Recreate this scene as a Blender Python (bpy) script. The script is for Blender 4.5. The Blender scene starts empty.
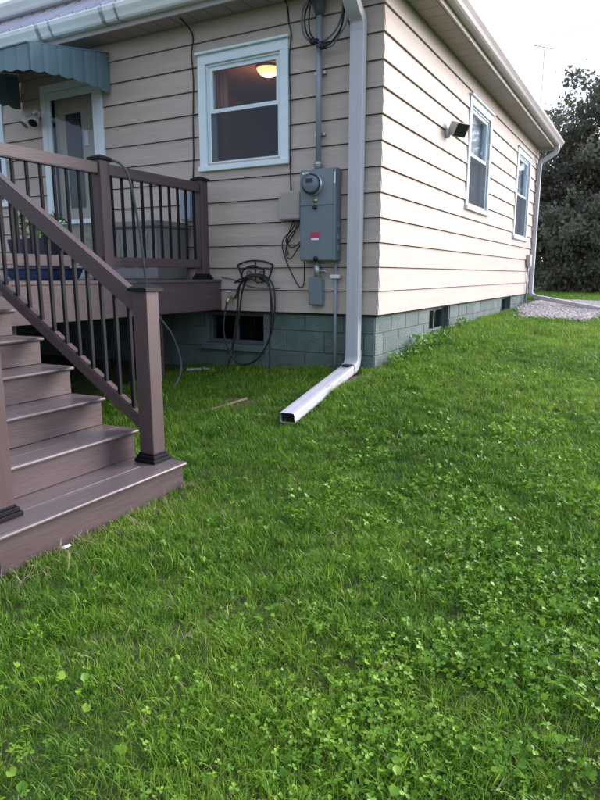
import bpy, bmesh, math, random
import numpy as np
from mathutils import Vector, Matrix, noise as mnoise
R = math.radians
random.seed(7); rng = np.random.default_rng(7)
scene = bpy.context.scene
col = scene.collection

# ------------------------------------------------------------------ camera
YAW, PITCH, ROLL, F = -0.502954, -0.196902, -0.000088, 627.144
CAM = Vector((2.1218, -5.2729, 0.35))
fwd = Vector((math.sin(YAW)*math.cos(PITCH), math.cos(YAW)*math.cos(PITCH), math.sin(PITCH)))
rgt = Vector((math.cos(YAW), -math.sin(YAW), 0)); upv = rgt.cross(fwd)
cd = bpy.data.cameras.new('camera'); cam = bpy.data.objects.new('camera', cd); col.objects.link(cam)
M3 = Matrix((rgt, upv, -fwd)).transposed()
cam.matrix_world = Matrix.Translation(CAM) @ M3.to_4x4()
cd.sensor_fit = 'VERTICAL'; cd.sensor_height = 24.0; cd.sensor_width = 24.0; cd.lens = F/800*24
cd.clip_start = .05; cd.clip_end = 2000
scene.camera = cam

# ------------------------------------------------------------------ sky, sun, exposure
SUN_EL, SUN_AZ = R(21), R(35)          # azimuth clockwise from +Y: low, from behind the side lawn
w = bpy.data.worlds.new('World'); scene.world = w; w.use_nodes = True
nt = w.node_tree; nt.nodes.clear()
N = nt.nodes.new
out = N('ShaderNodeOutputWorld'); sky = N('ShaderNodeTexSky'); sky.sky_type = 'NISHITA'; sky.sun_disc = False
sky.sun_elevation = SUN_EL; sky.sun_rotation = SUN_AZ; sky.dust_density = 2.0
bgs = N('ShaderNodeBackground'); bgs.inputs[1].default_value = .13
nt.links.new(sky.outputs[0], bgs.inputs[0])
bgc = N('ShaderNodeBackground'); bgc.inputs[0].default_value = (.80, .93, 1.16, 1); bgc.inputs[1].default_value = 1.05
tc = N('ShaderNodeTexCoord'); cl = N('ShaderNodeTexNoise'); cl.inputs['Scale'].default_value = 2.2; cl.inputs['Detail'].default_value = 6
nt.links.new(tc.outputs['Generated'], cl.inputs['Vector'])
sd = Vector((math.sin(SUN_AZ)*math.cos(SUN_EL), math.cos(SUN_AZ)*math.cos(SUN_EL), math.sin(SUN_EL)))
dp_ = N('ShaderNodeVectorMath'); dp_.operation = 'DOT_PRODUCT'; dp_.inputs[1].default_value = sd; nt.links.new(tc.outputs['Generated'], dp_.inputs[0])
gl_ = N('ShaderNodeMapRange'); gl_.interpolation_type = 'SMOOTHSTEP'; gl_.inputs[1].default_value = -.6; gl_.inputs[2].default_value = 1; gl_.inputs[3].default_value = .76; gl_.inputs[4].default_value = 1.6
nt.links.new(dp_.outputs['Value'], gl_.inputs[0]); nt.links.new(gl_.outputs[0], bgc.inputs[1])   # thin cloud, brighter towards the low sun
mr = N('ShaderNodeMapRange'); mr.inputs[1].default_value = .35; mr.inputs[2].default_value = .6; mr.inputs[3].default_value = .35; mr.inputs[4].default_value = .92
nt.links.new(cl.outputs[0], mr.inputs[0])
mx = N('ShaderNodeMixShader'); nt.links.new(mr.outputs[0], mx.inputs[0]); nt.links.new(bgs.outputs[0], mx.inputs[1]); nt.links.new(bgc.outputs[0], mx.inputs[2])
nt.links.new(mx.outputs[0], out.inputs[0])
sl = bpy.data.lights.new('sun', 'SUN'); so = bpy.data.objects.new('sun', sl); col.objects.link(so)
sl.energy = 4.4; sl.angle = R(38); sl.color = (1.0, .91, .92)
so.rotation_euler = (-sd).to_track_quat('-Z', 'Y').to_euler(); so.location = (30, 10, 20)
vs = scene.view_settings
vs.view_transform = 'Standard'; vs.look = 'None'; vs.gamma = 1; vs.use_curve_mapping = False; vs.exposure = 0.55

# ------------------------------------------------------------------ materials
def mat(name, c, rough=.6, var=.12, scale=6, stretch=(1, 1, 1), bump=.0, bscale=None, metal=0, rnd=.06, obj=False, spec=.4, c2=None, dirt=0.0):
    m = bpy.data.materials.new(name); m.use_nodes = True
    t = m.node_tree; n = t.nodes; L = t.links; b = n['Principled BSDF']
    b.inputs['Roughness'].default_value = rough; b.inputs['Metallic'].default_value = metal
    b.inputs['Specular IOR Level'].default_value = spec
    if obj: src = n.new('ShaderNodeTexCoord').outputs['Object']
    else: src = n.new('ShaderNodeNewGeometry').outputs['Position']
    mp = n.new('ShaderNodeMapping'); mp.inputs['Scale'].default_value = stretch; L.new(src, mp.inputs[0])
    ns = n.new('ShaderNodeTexNoise'); ns.inputs['Scale'].default_value = scale; ns.inputs['Detail'].default_value = 8; ns.inputs['Roughness'].default_value = .65
    L.new(mp.outputs[0], ns.inputs['Vector'])
    oi = n.new('ShaderNodeObjectInfo')
    a = n.new('ShaderNodeMapRange'); a.inputs[1].default_value = .3; a.inputs[2].default_value = .7; a.inputs[3].default_value = 1-var; a.inputs[4].default_value = 1+var
    L.new(ns.outputs[0], a.inputs[0])
    r2 = n.new('ShaderNodeMapRange'); r2.inputs[3].default_value = 1-rnd; r2.inputs[4].default_value = 1+rnd; L.new(oi.outputs['Random'], r2.inputs[0])
    mu = n.new('ShaderNodeMath'); mu.operation = 'MULTIPLY'; L.new(a.outputs[0], mu.inputs[0]); L.new(r2.outputs[0], mu.inputs[1])
    base = None
    if c2:
        n2 = n.new('ShaderNodeTexNoise'); n2.inputs['Scale'].default_value = scale*.27; n2.inputs['Detail'].default_value = 5; L.new(mp.outputs[0], n2.inputs['Vector'])
        rr = n.new('ShaderNodeMapRange'); rr.inputs[1].default_value = .4; rr.inputs[2].default_value = .62; L.new(n2.outputs[0], rr.inputs[0])
        mc = n.new('ShaderNodeMix'); mc.data_type = 'RGBA'; mc.inputs[6].default_value = (*c, 1); mc.inputs[7].default_value = (*c2, 1); L.new(rr.outputs[0], mc.inputs[0]); base = mc.outputs[2]
    vm = n.new('ShaderNodeVectorMath'); vm.operation = 'SCALE'
    if base: L.new(base, vm.inputs[0])
    else: vm.inputs[0].default_value = c
    L.new(mu.outputs[0], vm.inputs['Scale']); L.new(vm.outputs[0], b.inputs['Base Color'])
    rv = n.new('ShaderNodeMapRange'); rv.inputs[3].default_value = max(0, rough-.1); rv.inputs[4].default_value = min(1, rough+.1); L.new(ns.outputs[0], rv.inputs[0]); L.new(rv.outputs[0], b.inputs['Roughness'])
    if bump:
        bn = n.new('ShaderNodeBump'); bn.inputs['Strength'].default_value = bump; bn.inputs['Distance'].default_value = .01
        nb = n.new('ShaderNodeTexNoise'); nb.inputs['Scale'].default_value = bscale or scale*4; nb.inputs['Detail'].default_value = 6; L.new(mp.outputs[0], nb.inputs['Vector'])
        L.new(nb.outputs[0], bn.inputs['Height']); L.new(bn.outputs[0], b.inputs['Normal'])
    return m
MT = {}
MT['siding'] = mat('siding_paint', (.50, .415, .36), .62, .09, 3, (1, 1, 14), .35, 14, rnd=.035, c2=(.455, .38, .335))
MT['paper'] = mat('dark_sheathing', (.025, .022, .022), .9)
MT['block'] = mat('painted_block', (.105, .150, .142), .8, .2, 9, (1, 1, 1), .9, 60, rnd=.12, c2=(.130, .172, .163))
MT['mortar'] = mat('mortar_joint', (.095, .132, .126), .9, .15, 20, bump=.4)
MT['trim'] = mat('white_trim', (.72, .80, .86), .45, .05, 5, (1, 1, 3), .08, 30, rnd=.02)
MT['gutter'] = mat('white_gutter', (.84, .88, .88), .12, .07, 3, (1, 1, 1), rnd=.02)
MT['spout'] = mat('downspout_paint', (.52, .51, .55), .55, .08, 4, (1, 1, .4), rnd=.02, spec=.25, c2=(.46, .455, .49))
MT['soffit'] = mat('soffit_vinyl', (.34, .29, .27), .6, .08, 5, rnd=.03)
MT['fascia'] = mat('fascia_metal', (.47, .43, .43), .45, .08, 4)
MT['shingle'] = mat('roof_metal', (.44, .42, .50), .5, .12, 4, rnd=.10)
MT['deck_x'] = mat('composite_x', (.082, .053, .055), .46, .09, 5, (1, 16, 16), .22, 16, rnd=.06)
MT['deck_y'] = mat('composite_y', (.086, .058, .062), .40, .12, 5, (16, 1, 16), .18, 16, rnd=.07, c2=(.100, .070, .073))
MT['tread'] = mat('composite_tread_skylit_worn', (.112, .084, .090), .36, .14, 5, (16, 1, 16), .12, 16, rnd=.06, spec=.5, c2=(.135, .105, .108))  # paler than the riser boards: sky sheen plus weathering put into the colour
MT['deck_z'] = mat('composite_z', (.088, .056, .058), .48, .12, 5, (14, 14, 1), .15, 16, rnd=.04)
MT['black'] = mat('black_metal', (.006, .006, .009), .6, .2, 12, rnd=.1, spec=.2)
MT['iron'] = mat('wrought_iron', (.012, .011, .011), .5, .3, 40, bump=.2)
MT['hose'] = mat('black_hose', (.018, .021, .024), .45, .3, 14)
MT['ghose'] = mat('grey_hose', (.085, .10, .11), .5, .2, 14)
MT['cable'] = mat('cable_black', (.010, .010, .012), .5)
MT['wiregrey'] = mat('wire_grey', (.09, .10, .13), .45)
MT['steel'] = mat('grey_enclosure', (.17, .205, .235), .42, .10, 5, (1, 1, .5), .05, 60, spec=.5, c2=(.15, .185, .215))
MT['conduit'] = mat('grey_conduit', (.25, .30, .35), .4, .1, 8)
MT['galv'] = mat('galvanised', (.45, .48, .5), .35, .15, 20, metal=.7)
MT['beige'] = mat('beige_plastic', (.40, .345, .32), .5, .05, 6)
MT['awning'] = mat('awning_paint', (.125, .20, .235), .42, .10, 6, (1, 1, .5), rnd=.05)
MT['awnin'] = mat('awning_inside', (.03, .045, .06), .6)
MT['dirt'] = mat('bare_soil', (.12, .085, .06), .95, .3, 25, bump=.8)
MT['wood'] = mat('dry_stick', (.26, .19, .13), .85, .2, 30)
MT['bark'] = mat('bark', (.07, .055, .045), .9, .3, 12, bump=.8)
MT['white'] = mat('white_plastic', (.8, .8, .8), .4, .03)
MT['red'] = mat('sticker_red', (.52, .045, .12), .5, .1)
MT['lens'] = mat('lamp_black', (.012, .012, .014), .3)
MT['lampgrey'] = mat('lamp_grey', (.50, .47, .46), .45)
MT['boxgrey'] = mat('bench_resin', (.20, .185, .185), .6, .08, 5)
MT['planter'] = mat('planter_plastic', (.022, .020, .05), .5)
MT['blue'] = mat('blue_plastic', (.02, .045, .12), .5)
MT['inner'] = mat('interior_paint', (.30, .15, .10), .8)
MT['curtain'] = mat('curtain_cloth', (.45, .20, .10), .85, .12, 4, (8, 8, 1), .4, 8)
MT['blind'] = mat('window_blind', (.60, .66, .70), .7, .06, 6)
MT['brass'] = mat('brass', (.5, .38, .2), .35, metal=.9)
MT['rock'] = mat('river_rock', (.56, .50, .50), .8, .3, 20, bump=.4, rnd=.45)
MT['screen'] = mat('insect_screen', (.10, .115, .13), .7)
MT['doorp'] = mat('door_paint', (.60, .50, .38), .5)

def glass(name, tint=(.02, .025, .035), refl=.12):
    m = bpy.data.materials.new(name); m.use_nodes = True; t = m.node_tree; n = t.nodes; L = t.links; n.clear()
    o = n.new('ShaderNodeOutputMaterial'); tr = n.new('ShaderNodeBsdfTransparent'); tr.inputs[0].default_value = (*tint, 1)
    g = n.new('ShaderNodeBsdfGlossy'); g.inputs['Roughness'].default_value = .03; g.inputs[0].default_value = (.9, .95, 1, 1)
    lw = n.new('ShaderNodeLayerWeight'); lw.inputs[0].default_value = .5
    pw = n.new('ShaderNodeMath'); pw.operation = 'POWER'; pw.inputs[1].default_value = 5; L.new(lw.outputs['Facing'], pw.inputs[0])
    f = n.new('ShaderNodeMath'); f.operation = 'MULTIPLY_ADD'; f.inputs[1].default_value = .85; f.inputs[2].default_value = .022; L.new(pw.outputs[0], f.inputs[0])
    ns = n.new('ShaderNodeTexNoise'); ns.inputs['Scale'].default_value = 3; bp = n.new('ShaderNodeBump'); bp.inputs['Strength'].default_value = .04; bp.inputs['Distance'].default_value = .02
    L.new(ns.outputs[0], bp.inputs['Height']); L.new(bp.outputs[0], g.inputs['Normal'])
    mx = n.new('ShaderNodeMixShader'); L.new(f.outputs[0], mx.inputs[0]); L.new(tr.outputs[0], mx.inputs[1]); L.new(g.outputs[0], mx.inputs[2]); L.new(mx.outputs[0], o.inputs[0])
    return m
MT['glass'] = glass('window_glass', (.85, .87, .90))
MT['meterglass'] = glass('meter_glass', (.8, .82, .84))
def emit(name, c, s):
    m = bpy.data.materials.new(name); m.use_nodes = True; b = m.node_tree.nodes['Principled BSDF']
    b.inputs['Base Color'].default_value = (.9, .8, .6, 1); b.inputs['Emission Color'].default_value = (*c, 1); b.inputs['Emission Strength'].default_value = s
    return m
MT['lamp'] = emit('lamp_glow', (1, .52, .20), 1.5)

def leafmat(name, c1, c2, c3, trans=.35, nscale=1.3, rough=.5, dry=None):
    m = bpy.data.materials.new(name); m.use_nodes = True; t = m.node_tree; n = t.nodes; L = t.links; b = n['Principled BSDF']; o = n['Material Output']
    b.inputs['Roughness'].default_value = rough; b.inputs['Specular IOR Level'].default_value = .33
    g = n.new('ShaderNodeNewGeometry'); oi = n.new('ShaderNodeObjectInfo')
    ns = n.new('ShaderNodeTexNoise'); ns.inputs['Scale'].default_value = nscale; ns.inputs['Detail'].default_value = 4; L.new(g.outputs['Position'], ns.inputs['Vector'])
    ad = n.new('ShaderNodeMath'); ad.operation = 'MULTIPLY_ADD'; ad.inputs[1].default_value = .55; L.new(g.outputs['Random Per Island'], ad.inputs[0])
    ad2 = n.new('ShaderNodeMath'); ad2.operation = 'MULTIPLY_ADD'; ad2.inputs[1].default_value = .25; L.new(oi.outputs['Random'], ad2.inputs[0]); 
    mr = n.new('ShaderNodeMapRange'); mr.inputs[1].default_value = .34; mr.inputs[2].default_value = .66; mr.inputs[3].default_value = .12; mr.inputs[4].default_value = .50; L.new(ns.outputs[0], mr.inputs[0])
    L.new(mr.outputs[0], ad2.inputs[2]); L.new(ad2.outputs[0], ad.inputs[2])
    cr = n.new('ShaderNodeValToRGB'); e = cr.color_ramp.elements
    e[0].position = .12; e[0].color = (*c1, 1); e[1].position = .58; e[1].color = (*c2, 1); x = e.new(1.0); x.color = (*c3, 1)
    if dry: y = e.new(.985); y.color = (*c3, 1); e[-1].color = (*dry, 1)
    L.new(ad.outputs[0], cr.inputs[0]); L.new(cr.outputs[0], b.inputs['Base Color'])
    tr = n.new('ShaderNodeBsdfTranslucent'); L.new(cr.outputs[0], tr.inputs[0])
    mx = n.new('ShaderNodeMixShader'); mx.inputs[0].default_value = trans; L.new(b.outputs[0], mx.inputs[1]); L.new(tr.outputs[0], mx.inputs[2]); L.new(mx.outputs[0], o.inputs[0])
    return m
MT['grass'] = leafmat('grass_blade', (.036, .110, .015), (.108, .255, .020), (.30, .45, .048), .42, .9, .40)
MT['clover'] = leafmat('clover_leaf', (.05, .14, .012), (.12, .28, .020), (.25, .41, .034), .35, 1.5, .45)
MT['straw'] = leafmat('dry_blade', (.20, .17, .08), (.30, .26, .13), (.38, .34, .20), .3, 2)
MT['foliage'] = leafmat('tree_leaf', (.085, .085, .064), (.155, .152, .112), (.26, .25, .185), .55, 1.1)
MT['weed'] = leafmat('weed_leaf', (.05, .14, .02), (.11, .26, .03), (.20, .36, .04), .35, 2)
def groundmat():
    m = bpy.data.materials.new('lawn_soil'); m.use_nodes = True; t = m.node_tree; n = t.nodes; L = t.links; b = n['Principled BSDF']; b.inputs['Roughness'].default_value = .95; b.inputs['Specular IOR Level'].default_value = .1
    g = n.new('ShaderNodeNewGeometry'); a = n.new('ShaderNodeTexNoise'); a.inputs['Scale'].default_value = 14; a.inputs['Detail'].default_value = 9; L.new(g.outputs['Position'], a.inputs['Vector'])
    c = n.new('ShaderNodeValToRGB'); e = c.color_ramp.elements; e[0].position = .3; e[0].color = (.035, .055, .015, 1); e[1].position = .7; e[1].color = (.06, .13, .02, 1); x = e.new(.5); x.color = (.07, .075, .03, 1)
    L.new(a.outputs[0], c.inputs[0]); L.new(c.outputs[0], b.inputs['Base Color'])
    bp = n.new('ShaderNodeBump'); bp.inputs['Strength'].default_value = .8; bp.inputs['Distance'].default_value = .03; L.new(a.outputs[0], bp.inputs['Height']); L.new(bp.outputs[0], b.inputs['Normal'])
    return m
MT['ground'] = groundmat()

# ------------------------------------------------------------------ builders
class MB:
    def __init__(s): s.v = []; s.f = []; s.sm = []
    def add(s, v, f, smooth=False):
        k = len(s.v); s.v += [tuple(a) for a in v]; s.f += [tuple(i+k for i in q) for q in f]; s.sm += [smooth]*len(f); return s
    def box(s, x0, y0, z0, x1, y1, z1):
        return s.add([(x0, y0, z0), (x1, y0, z0), (x1, y1, z0), (x0, y1, z0), (x0, y0, z1), (x1, y0, z1), (x1, y1, z1), (x0, y1, z1)],
                     [(0, 3, 2, 1), (4, 5, 6, 7), (0, 1, 5, 4), (1, 2, 6, 5), (2, 3, 7, 6), (3, 0, 4, 7)])
    def hexa(s, P): return s.add(P, [(0, 3, 2, 1), (4, 5, 6, 7), (0, 1, 5, 4), (1, 2, 6, 5), (2, 3, 7, 6), (3, 0, 4, 7)])
    def bar(s, a, b, w, h, up=(0, 0, 1)):
        a, b = Vector(a), Vector(b); d = (b-a).normalized(); u = Vector(up); sd_ = d.cross(u).normalized(); u = sd_.cross(d)
        P = []
        for c in (a, b):
            for i, j in ((-1, -1), (1, -1), (1, 1), (-1, 1)): P.append(c+sd_*(i*w/2)+u*(j*h/2))
        return s.add(P, [(0, 1, 2, 3), (7, 6, 5, 4), (0, 4, 5, 1), (1, 5, 6, 2), (2, 6, 7, 3), (3, 7, 4, 0)])
    def tube(s, pts, r, n=8, cap=True):
        pts = [Vector(p) for p in pts]; rs = r if isinstance(r, (list, tuple)) else [r]*len(pts)
        prev = None; V = []; F_ = []
        for i, p in enumerate(pts):
            t = (pts[min(i+1, len(pts)-1)]-pts[max(i-1, 0)]).normalized()
            if prev is None:
                a = Vector((0, 0, 1)) if abs(t.z) < .9 else Vector((1, 0, 0)); u = t.cross(a).normalized()
            else: u = (prev-t*prev.dot(t)).normalized()
            prev = u; q = t.cross(u)
            for k in range(n):
                an = 2*math.pi*k/n; V.append(p+(u*math.cos(an)+q*math.sin(an))*rs[i])
        for i in range(len(pts)-1):
            for k in range(n): F_.append((i*n+k, i*n+(k+1) % n, (i+1)*n+(k+1) % n, (i+1)*n+k))
        s.add(V, F_, True)
        if cap:
            L_ = (len(pts)-1)*n; k0 = len(s.v)-len(V)
            s.f += [tuple(k0+k for k in reversed(range(n))), tuple(k0+L_+k for k in range(n))]; s.sm += [False, False]
        return s
    def lathe(s, prof, org, axis='z', n=20):
        V = []; F_ = []; ox, oy, oz = org
        for r, h in prof:
            for k in range(n):
                a = 2*math.pi*k/n; c, d = r*math.cos(a), r*math.sin(a)
                V.append((ox+c, oy+d, oz+h) if axis == 'z' else (ox+c, oy-h, oz+d) if axis == 'y' else (ox+h, oy+c, oz+d))
        for i in range(len(prof)-1):
            for k in range(n): F_.append((i*n+k, i*n+(k+1) % n, (i+1)*n+(k+1) % n, (i+1)*n+k))
        return s.add(V, F_, True)
    def prism(s, prof, axis, a0, a1):
        n = len(prof); V = []
        for a in (a0, a1):
            for u, v in prof: V.append((a, u, v) if axis == 'x' else (u, a, v) if axis == 'y' else (u, v, a))
        return s.add(V, [tuple(range(n)), tuple(reversed(range(n, 2*n)))]+[(i, i+n, (i+1) % n+n, (i+1) % n) for i in range(n)])
    def mesh(s, name, m, bevel=0):
        me = bpy.data.meshes.new(name); me.from_pydata(s.v, [], s.f); me.update()
        me.polygons.foreach_set('use_smooth', s.sm)
        bm = bmesh.new(); bm.from_mesh(me)
        if bevel: bmesh.ops.bevel(bm, geom=bm.edges[:], offset=bevel, segments=2 if bevel > .004 else 1, affect='EDGES', clamp_overlap=True)
        bmesh.ops.recalc_face_normals(bm, faces=bm.faces[:]); bm.to_mesh(me); bm.free()
        me.materials.append(MT[m]); return me
    def build(s, name, m, parent=None, bevel=0, label=None):
        return link(name, s.mesh(name, m, bevel), parent, label=label)
W = {}
def link(name, me, parent=None, mtx=None, label=None):
    o = bpy.data.objects.new(name, me); col.objects.link(o); mtx = mtx or Matrix()
    if parent: o.parent = parent; o.matrix_parent_inverse = W[parent.name].inverted()
    o.matrix_basis = mtx; W[o.name] = mtx
    if label: o['label'] = label
    return o
def thing(name, label, cat, loc=(0, 0, 0), group=None):
    o = link(name, None, None, Matrix.Translation(loc)); o.empty_display_size = .1
    return tag(o, label, cat, group)
def tag(o, label, cat, group=None):
    o['label'] = label; o['category'] = cat
    if group: o['group'] = group
    return o
def spline(pts, n=8):
    P = [Vector(p) for p in pts]; P = [2*P[0]-P[1]]+P+[2*P[-1]-P[-2]]; o = []
    for i in range(1, len(P)-2):
        a, b, c, d = P[i-1:i+3]
        for k in range(n):
            t = k/n; o.append(.5*((2*b)+(c-a)*t+(2*a-5*b+4*c-d)*t*t+(3*b-a-3*c+d)*t**3))
    o.append(P[-2]); return o

# ------------------------------------------------------------------ ground
CP = np.array([(0, 0, -.52), (0, 1, -.43), (0, 2, -.33), (0, 4, -.29), (0, 6, -.27), (0, 8, -.25), (-2, 0, -.60), (-4, 0, -.63), (-7, 0, -.65), (-.15, -2.55, -.875), (-.15, -3.75, -.92),
               (-2, -2, -.78), (-4, -3.5, -.95), (2, -5.3, -1.15), (1.2, -4, -1.04), (4, -3.5, -1.0), (4, 0, -.68), (2, 0, -.62), (1.4, 2, -.44), (1.5, 5, -.31), (4, 4, -.42), (5, 9, -.33), (1, 10, -.26), (8, -6, -1.25),
               (0, 15, -.27), (8, 16, -.33), (-6, 12, -.27), (-8, -6, -1.2), (0, -9, -1.45), (14, 2, -.55), (-14, 3, -.5), (20, 25, -.35), (-14, 25, -.3), (0, 30, -.3), (20, -8, -1.2)])
def tps(r2): return np.where(r2 > 1e-12, .5*r2*np.log(np.maximum(r2, 1e-12)), 0)
_n = len(CP); _A = np.zeros((_n+3, _n+3)); _d = ((CP[:, None, :2]-CP[None, :, :2])**2).sum(-1)
_A[:_n, :_n] = tps(_d)+np.eye(_n)*.05; _A[:_n, _n] = 1; _A[:_n, _n+1:] = CP[:, :2]; _A[_n:, :_n] = _A[:_n, _n:].T
_w = np.linalg.solve(_A, np.concatenate([CP[:, 2], np.zeros(3)]))
def gz(x, y):
    x = np.asarray(x, float); y = np.asarray(y, float)
    xc = np.clip(x, -18, 24); yc = np.clip(y, -10, 32)
    d = (xc[..., None]-CP[:, 0])**2+(yc[..., None]-CP[:, 1])**2
    z = tps(d)@_w[:_n]+_w[_n]+_w[_n+1]*xc+_w[_n+2]*yc
    return z+.010*np.sin(x*3.1+y*1.7)*np.sin(y*2.3-x*.9)+.006*np.sin(x*7.3-y*4.1)
def g1(x, y): return float(gz(np.array([x]), np.array([y]))[0])
def axis(lo, hi, c0, c1, fine):
    a = list(np.arange(c0, c1+1e-6, fine)); s = fine; v = c0
    while v > lo: s *= 1.25; v -= s; a.insert(0, max(v, lo))
    s = fine; v = c1
    while v < hi: s *= 1.25; v += s; a.append(min(v, hi))
    return np.array(a)
ax = axis(-400, 400, -3, 5, .12); ay = axis(-60, 900, -6, 9, .12)
X, Y = np.meshgrid(ax, ay, indexing='ij'); Z = gz(X, Y)
V = np.stack([X, Y, Z], -1).reshape(-1, 3); ny = len(ay)
Fq = [(i*ny+j, (i+1)*ny+j, (i+1)*ny+j+1, i*ny+j+1) for i in range(len(ax)-1) for j in range(ny-1)]
me = bpy.data.meshes.new('lawn'); me.from_pydata(V.tolist(), [], Fq); me.materials.append(MT['ground']); me.polygons.foreach_set('use_smooth', [True]*len(Fq))
lawn = link('lawn', me); lawn['kind'] = 'structure'; lawn['label'] = 'sloping back lawn beside the house'

# ------------------------------------------------------------------ house
E = .21; HX = -8.2; HY = 8.0; TOP = 2.72
house = thing('house', 'single storey house with beige lap siding and painted block foundation', 'house', (-4, 4, -.5))
# openings: (a0, a1, z0, z1) along the wall
OPA = [(-1.80, -.93, 1.42, 2.32), (-4.02, -3.24, .36, 2.36), (-5.75, -4.86, 1.25, 2.28)]
OPB = [(2.86, 3.88, 1.24, 2.38), (6.0, 7.1, 1.04, 2.32)]
wallA = None
def subtract(rects, op):
    o = []
    for a0, a1, z0, z1 in rects:
        b0, b1, y0, y1 = op
        if b1 <= a0 or b0 >= a1 or y1 <= z0 or y0 >= z1: o.append((a0, a1, z0, z1)); continue
        if b0 > a0: o.append((a0, b0, z0, z1))
        if b1 < a1: o.append((b1, a1, z0, z1))
        m0, m1 = max(a0, b0), min(a1, b1)
        if y0 > z0: o.append((m0, m1, z0, y0))
        if y1 < z1: o.append((m0, m1, y1, z1))
    return o
def wall(face, a0, a1, ops, label):
    """face 'A': plane y=0 facing -y, runs along x.  face 'B': plane x=0 facing +x, runs along y."""
    P = (lambda a, d, z: (a, -d, z)) if face == 'A' else (lambda a, d, z: (d, a, z))
    sh = MB()
    rects = [(a0, a1, -.02, TOP)]
    for op in ops: rects = subtract(rects, op)
    for b0, b1, z0, z1 in rects:
        sh.hexa([P(b0, 0, z0), P(b1, 0, z0), P(b1, -.12, z0), P(b0, -.12, z0), P(b0, 0, z1), P(b1, 0, z1), P(b1, -.12, z1), P(b0, -.12, z1)])
    wl = sh.build('wall', 'paper', house, label=label)
    for k in range(13):
        z0 = k*E; z1 = min(z0+E, TOP)
        rects = [(a0-.0, a1, z0, z1-.007)]
        for op in ops: rects = subtract(rects, op)
        for b0, b1, y0, y1 in rects:
            dd = lambda z: .029-(z-z0)/E*.019
            e0 = b0; e1 = b1
            if face == 'A' and b1 == a1: e1 = b1+dd(y0)-.001      # mitred outer corner
            if face == 'B' and b0 == a0: e0 = b0-.0015
            j = (random.random()-.5)*.0012
            b = MB(); q0, q1 = dd(y0)+j, dd(y1)+j
            b.hexa([P(e0, q0, y0), P(e1, q0, y0), P(e1, .002, y0), P(e0, .002, y0), P(e0, q1, y1), P(e1 if face == 'B' else (b1+dd(y1)-.001 if b1 == a1 else b1), q1, y1), P(b1, .002, y1), P(b0, .002, y1)])
            b.build('siding_board', 'siding', wl)
    return wl
wall('A', HX, 0, OPA, 'shaded front wall of overlapping beige boards')
wall('B', 0, HY, OPB, 'bright side wall of overlapping beige boards')
# back walls, floor, ceiling of the interior
b = MB(); b.box(HX, HY-.12, -.02, -.12, HY, TOP); b.box(HX, .12, -.02, HX+.12, HY-.12, TOP); b.build('back_wall', 'siding', house)
MB().box(HX+.13, .13, .30, -.13, HY-.13, .34).build('floor', 'inner', house)
MB().box(HX+.13, .13, 2.50, -.13, HY-.13, 2.56).build('ceiling', 'inner', house)
b = MB(); b.box(-2.6, 2.6, .35, -.14, 2.66, 2.49); b.box(-2.66, .14, .35, -2.6, 2.66, 2.49); b.box(-.14, .14, .35, -.122, 2.6, 2.49); b.build('room_wall', 'inner', house)
b = MB(); b.box(-2.6, .125, .35, -1.82, .14, 2.49); b.box(-.91, .125, .35, -.15, .14, 2.49); b.box(-1.82, .125, .35, -.91, .14, 1.40); b.build('room_wall', 'inner', house)

# foundation of concrete blocks
fd = MB(); fz = -1.3
fd.box(HX, .03, fz, -1.92, .22, -.022); fd.box(-1.21, .03, fz, -.03, .22, -.022); fd.box(-1.92, .03, fz, -1.21, .22, -.345); 
fd.box(-.22, .22, fz, -.03, 1.64, -.022); fd.box(-.22, 2.43, fz, -.03, 5.54, -.022); fd.box(-.22, 6.33, fz, -.03, HY, -.022)
fd.box(-.22, 1.64, fz, -.03, 2.43, -.31); fd.box(-.22, 5.54, fz, -.03, 6.33, -.31); fd.box(HX, HY-.2, fz, -.22, HY, -.022)
found = fd.build('foundation', 'mortar', house, label='painted concrete block foundation')
BL = .405; BH = .2; J = .008
def blocks(face, a0, a1, ops):
    P = (lambda a, d, z: (a, .012-d+.018, z)) if face == 'A' else (lambda a, d, z: (-.03+d, a, z))
    for c in range(5):
        z1 = -.018-(0 if c == 0 else .165+(c-1)*BH); z0 = -.018-(.165+c*BH)+J
        if c == 0: z0 = -.018-.165+J
        off = BL/2 if c % 2 else 0
        a = a0-off
        while a < a1:
            r = [(max(a, a0)+J/2, min(a+BL, a1)-J/2, z0, z1)]
            a += BL
            if r[0][1]-r[0][0] < .03: continue
            for op in ops: r = subtract(r, op)
            for b0, b1, y0, y1 in r:
                if b1-b0 < .03 or y1-y0 < .02: continue
                mid = (b0+b1)/2
                if face == 'A': gg = g1(mid, -.05)
                else: gg = g1(.05, mid)
                if y1 < gg-.06: continue
                d = .008+random.random()*.004
                q = [P(b0, d, y0), P(b1, d, y0), P(b1, 0, y0), P(b0, 0, y0), P(b0, d, y1), P(b1, d, y1), P(b1, 0, y1), P(b0, 0, y1)]
                MB().hexa(q).build('block', 'block', found, bevel=.003)
blocks('A', -6.0, -.021, [(-1.93, -1.20, -.35, 0)])
blocks('B', .035, HY, [(1.63, 2.44, -.32, 0), (5.53, 6.34, -.32, 0)])

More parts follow.
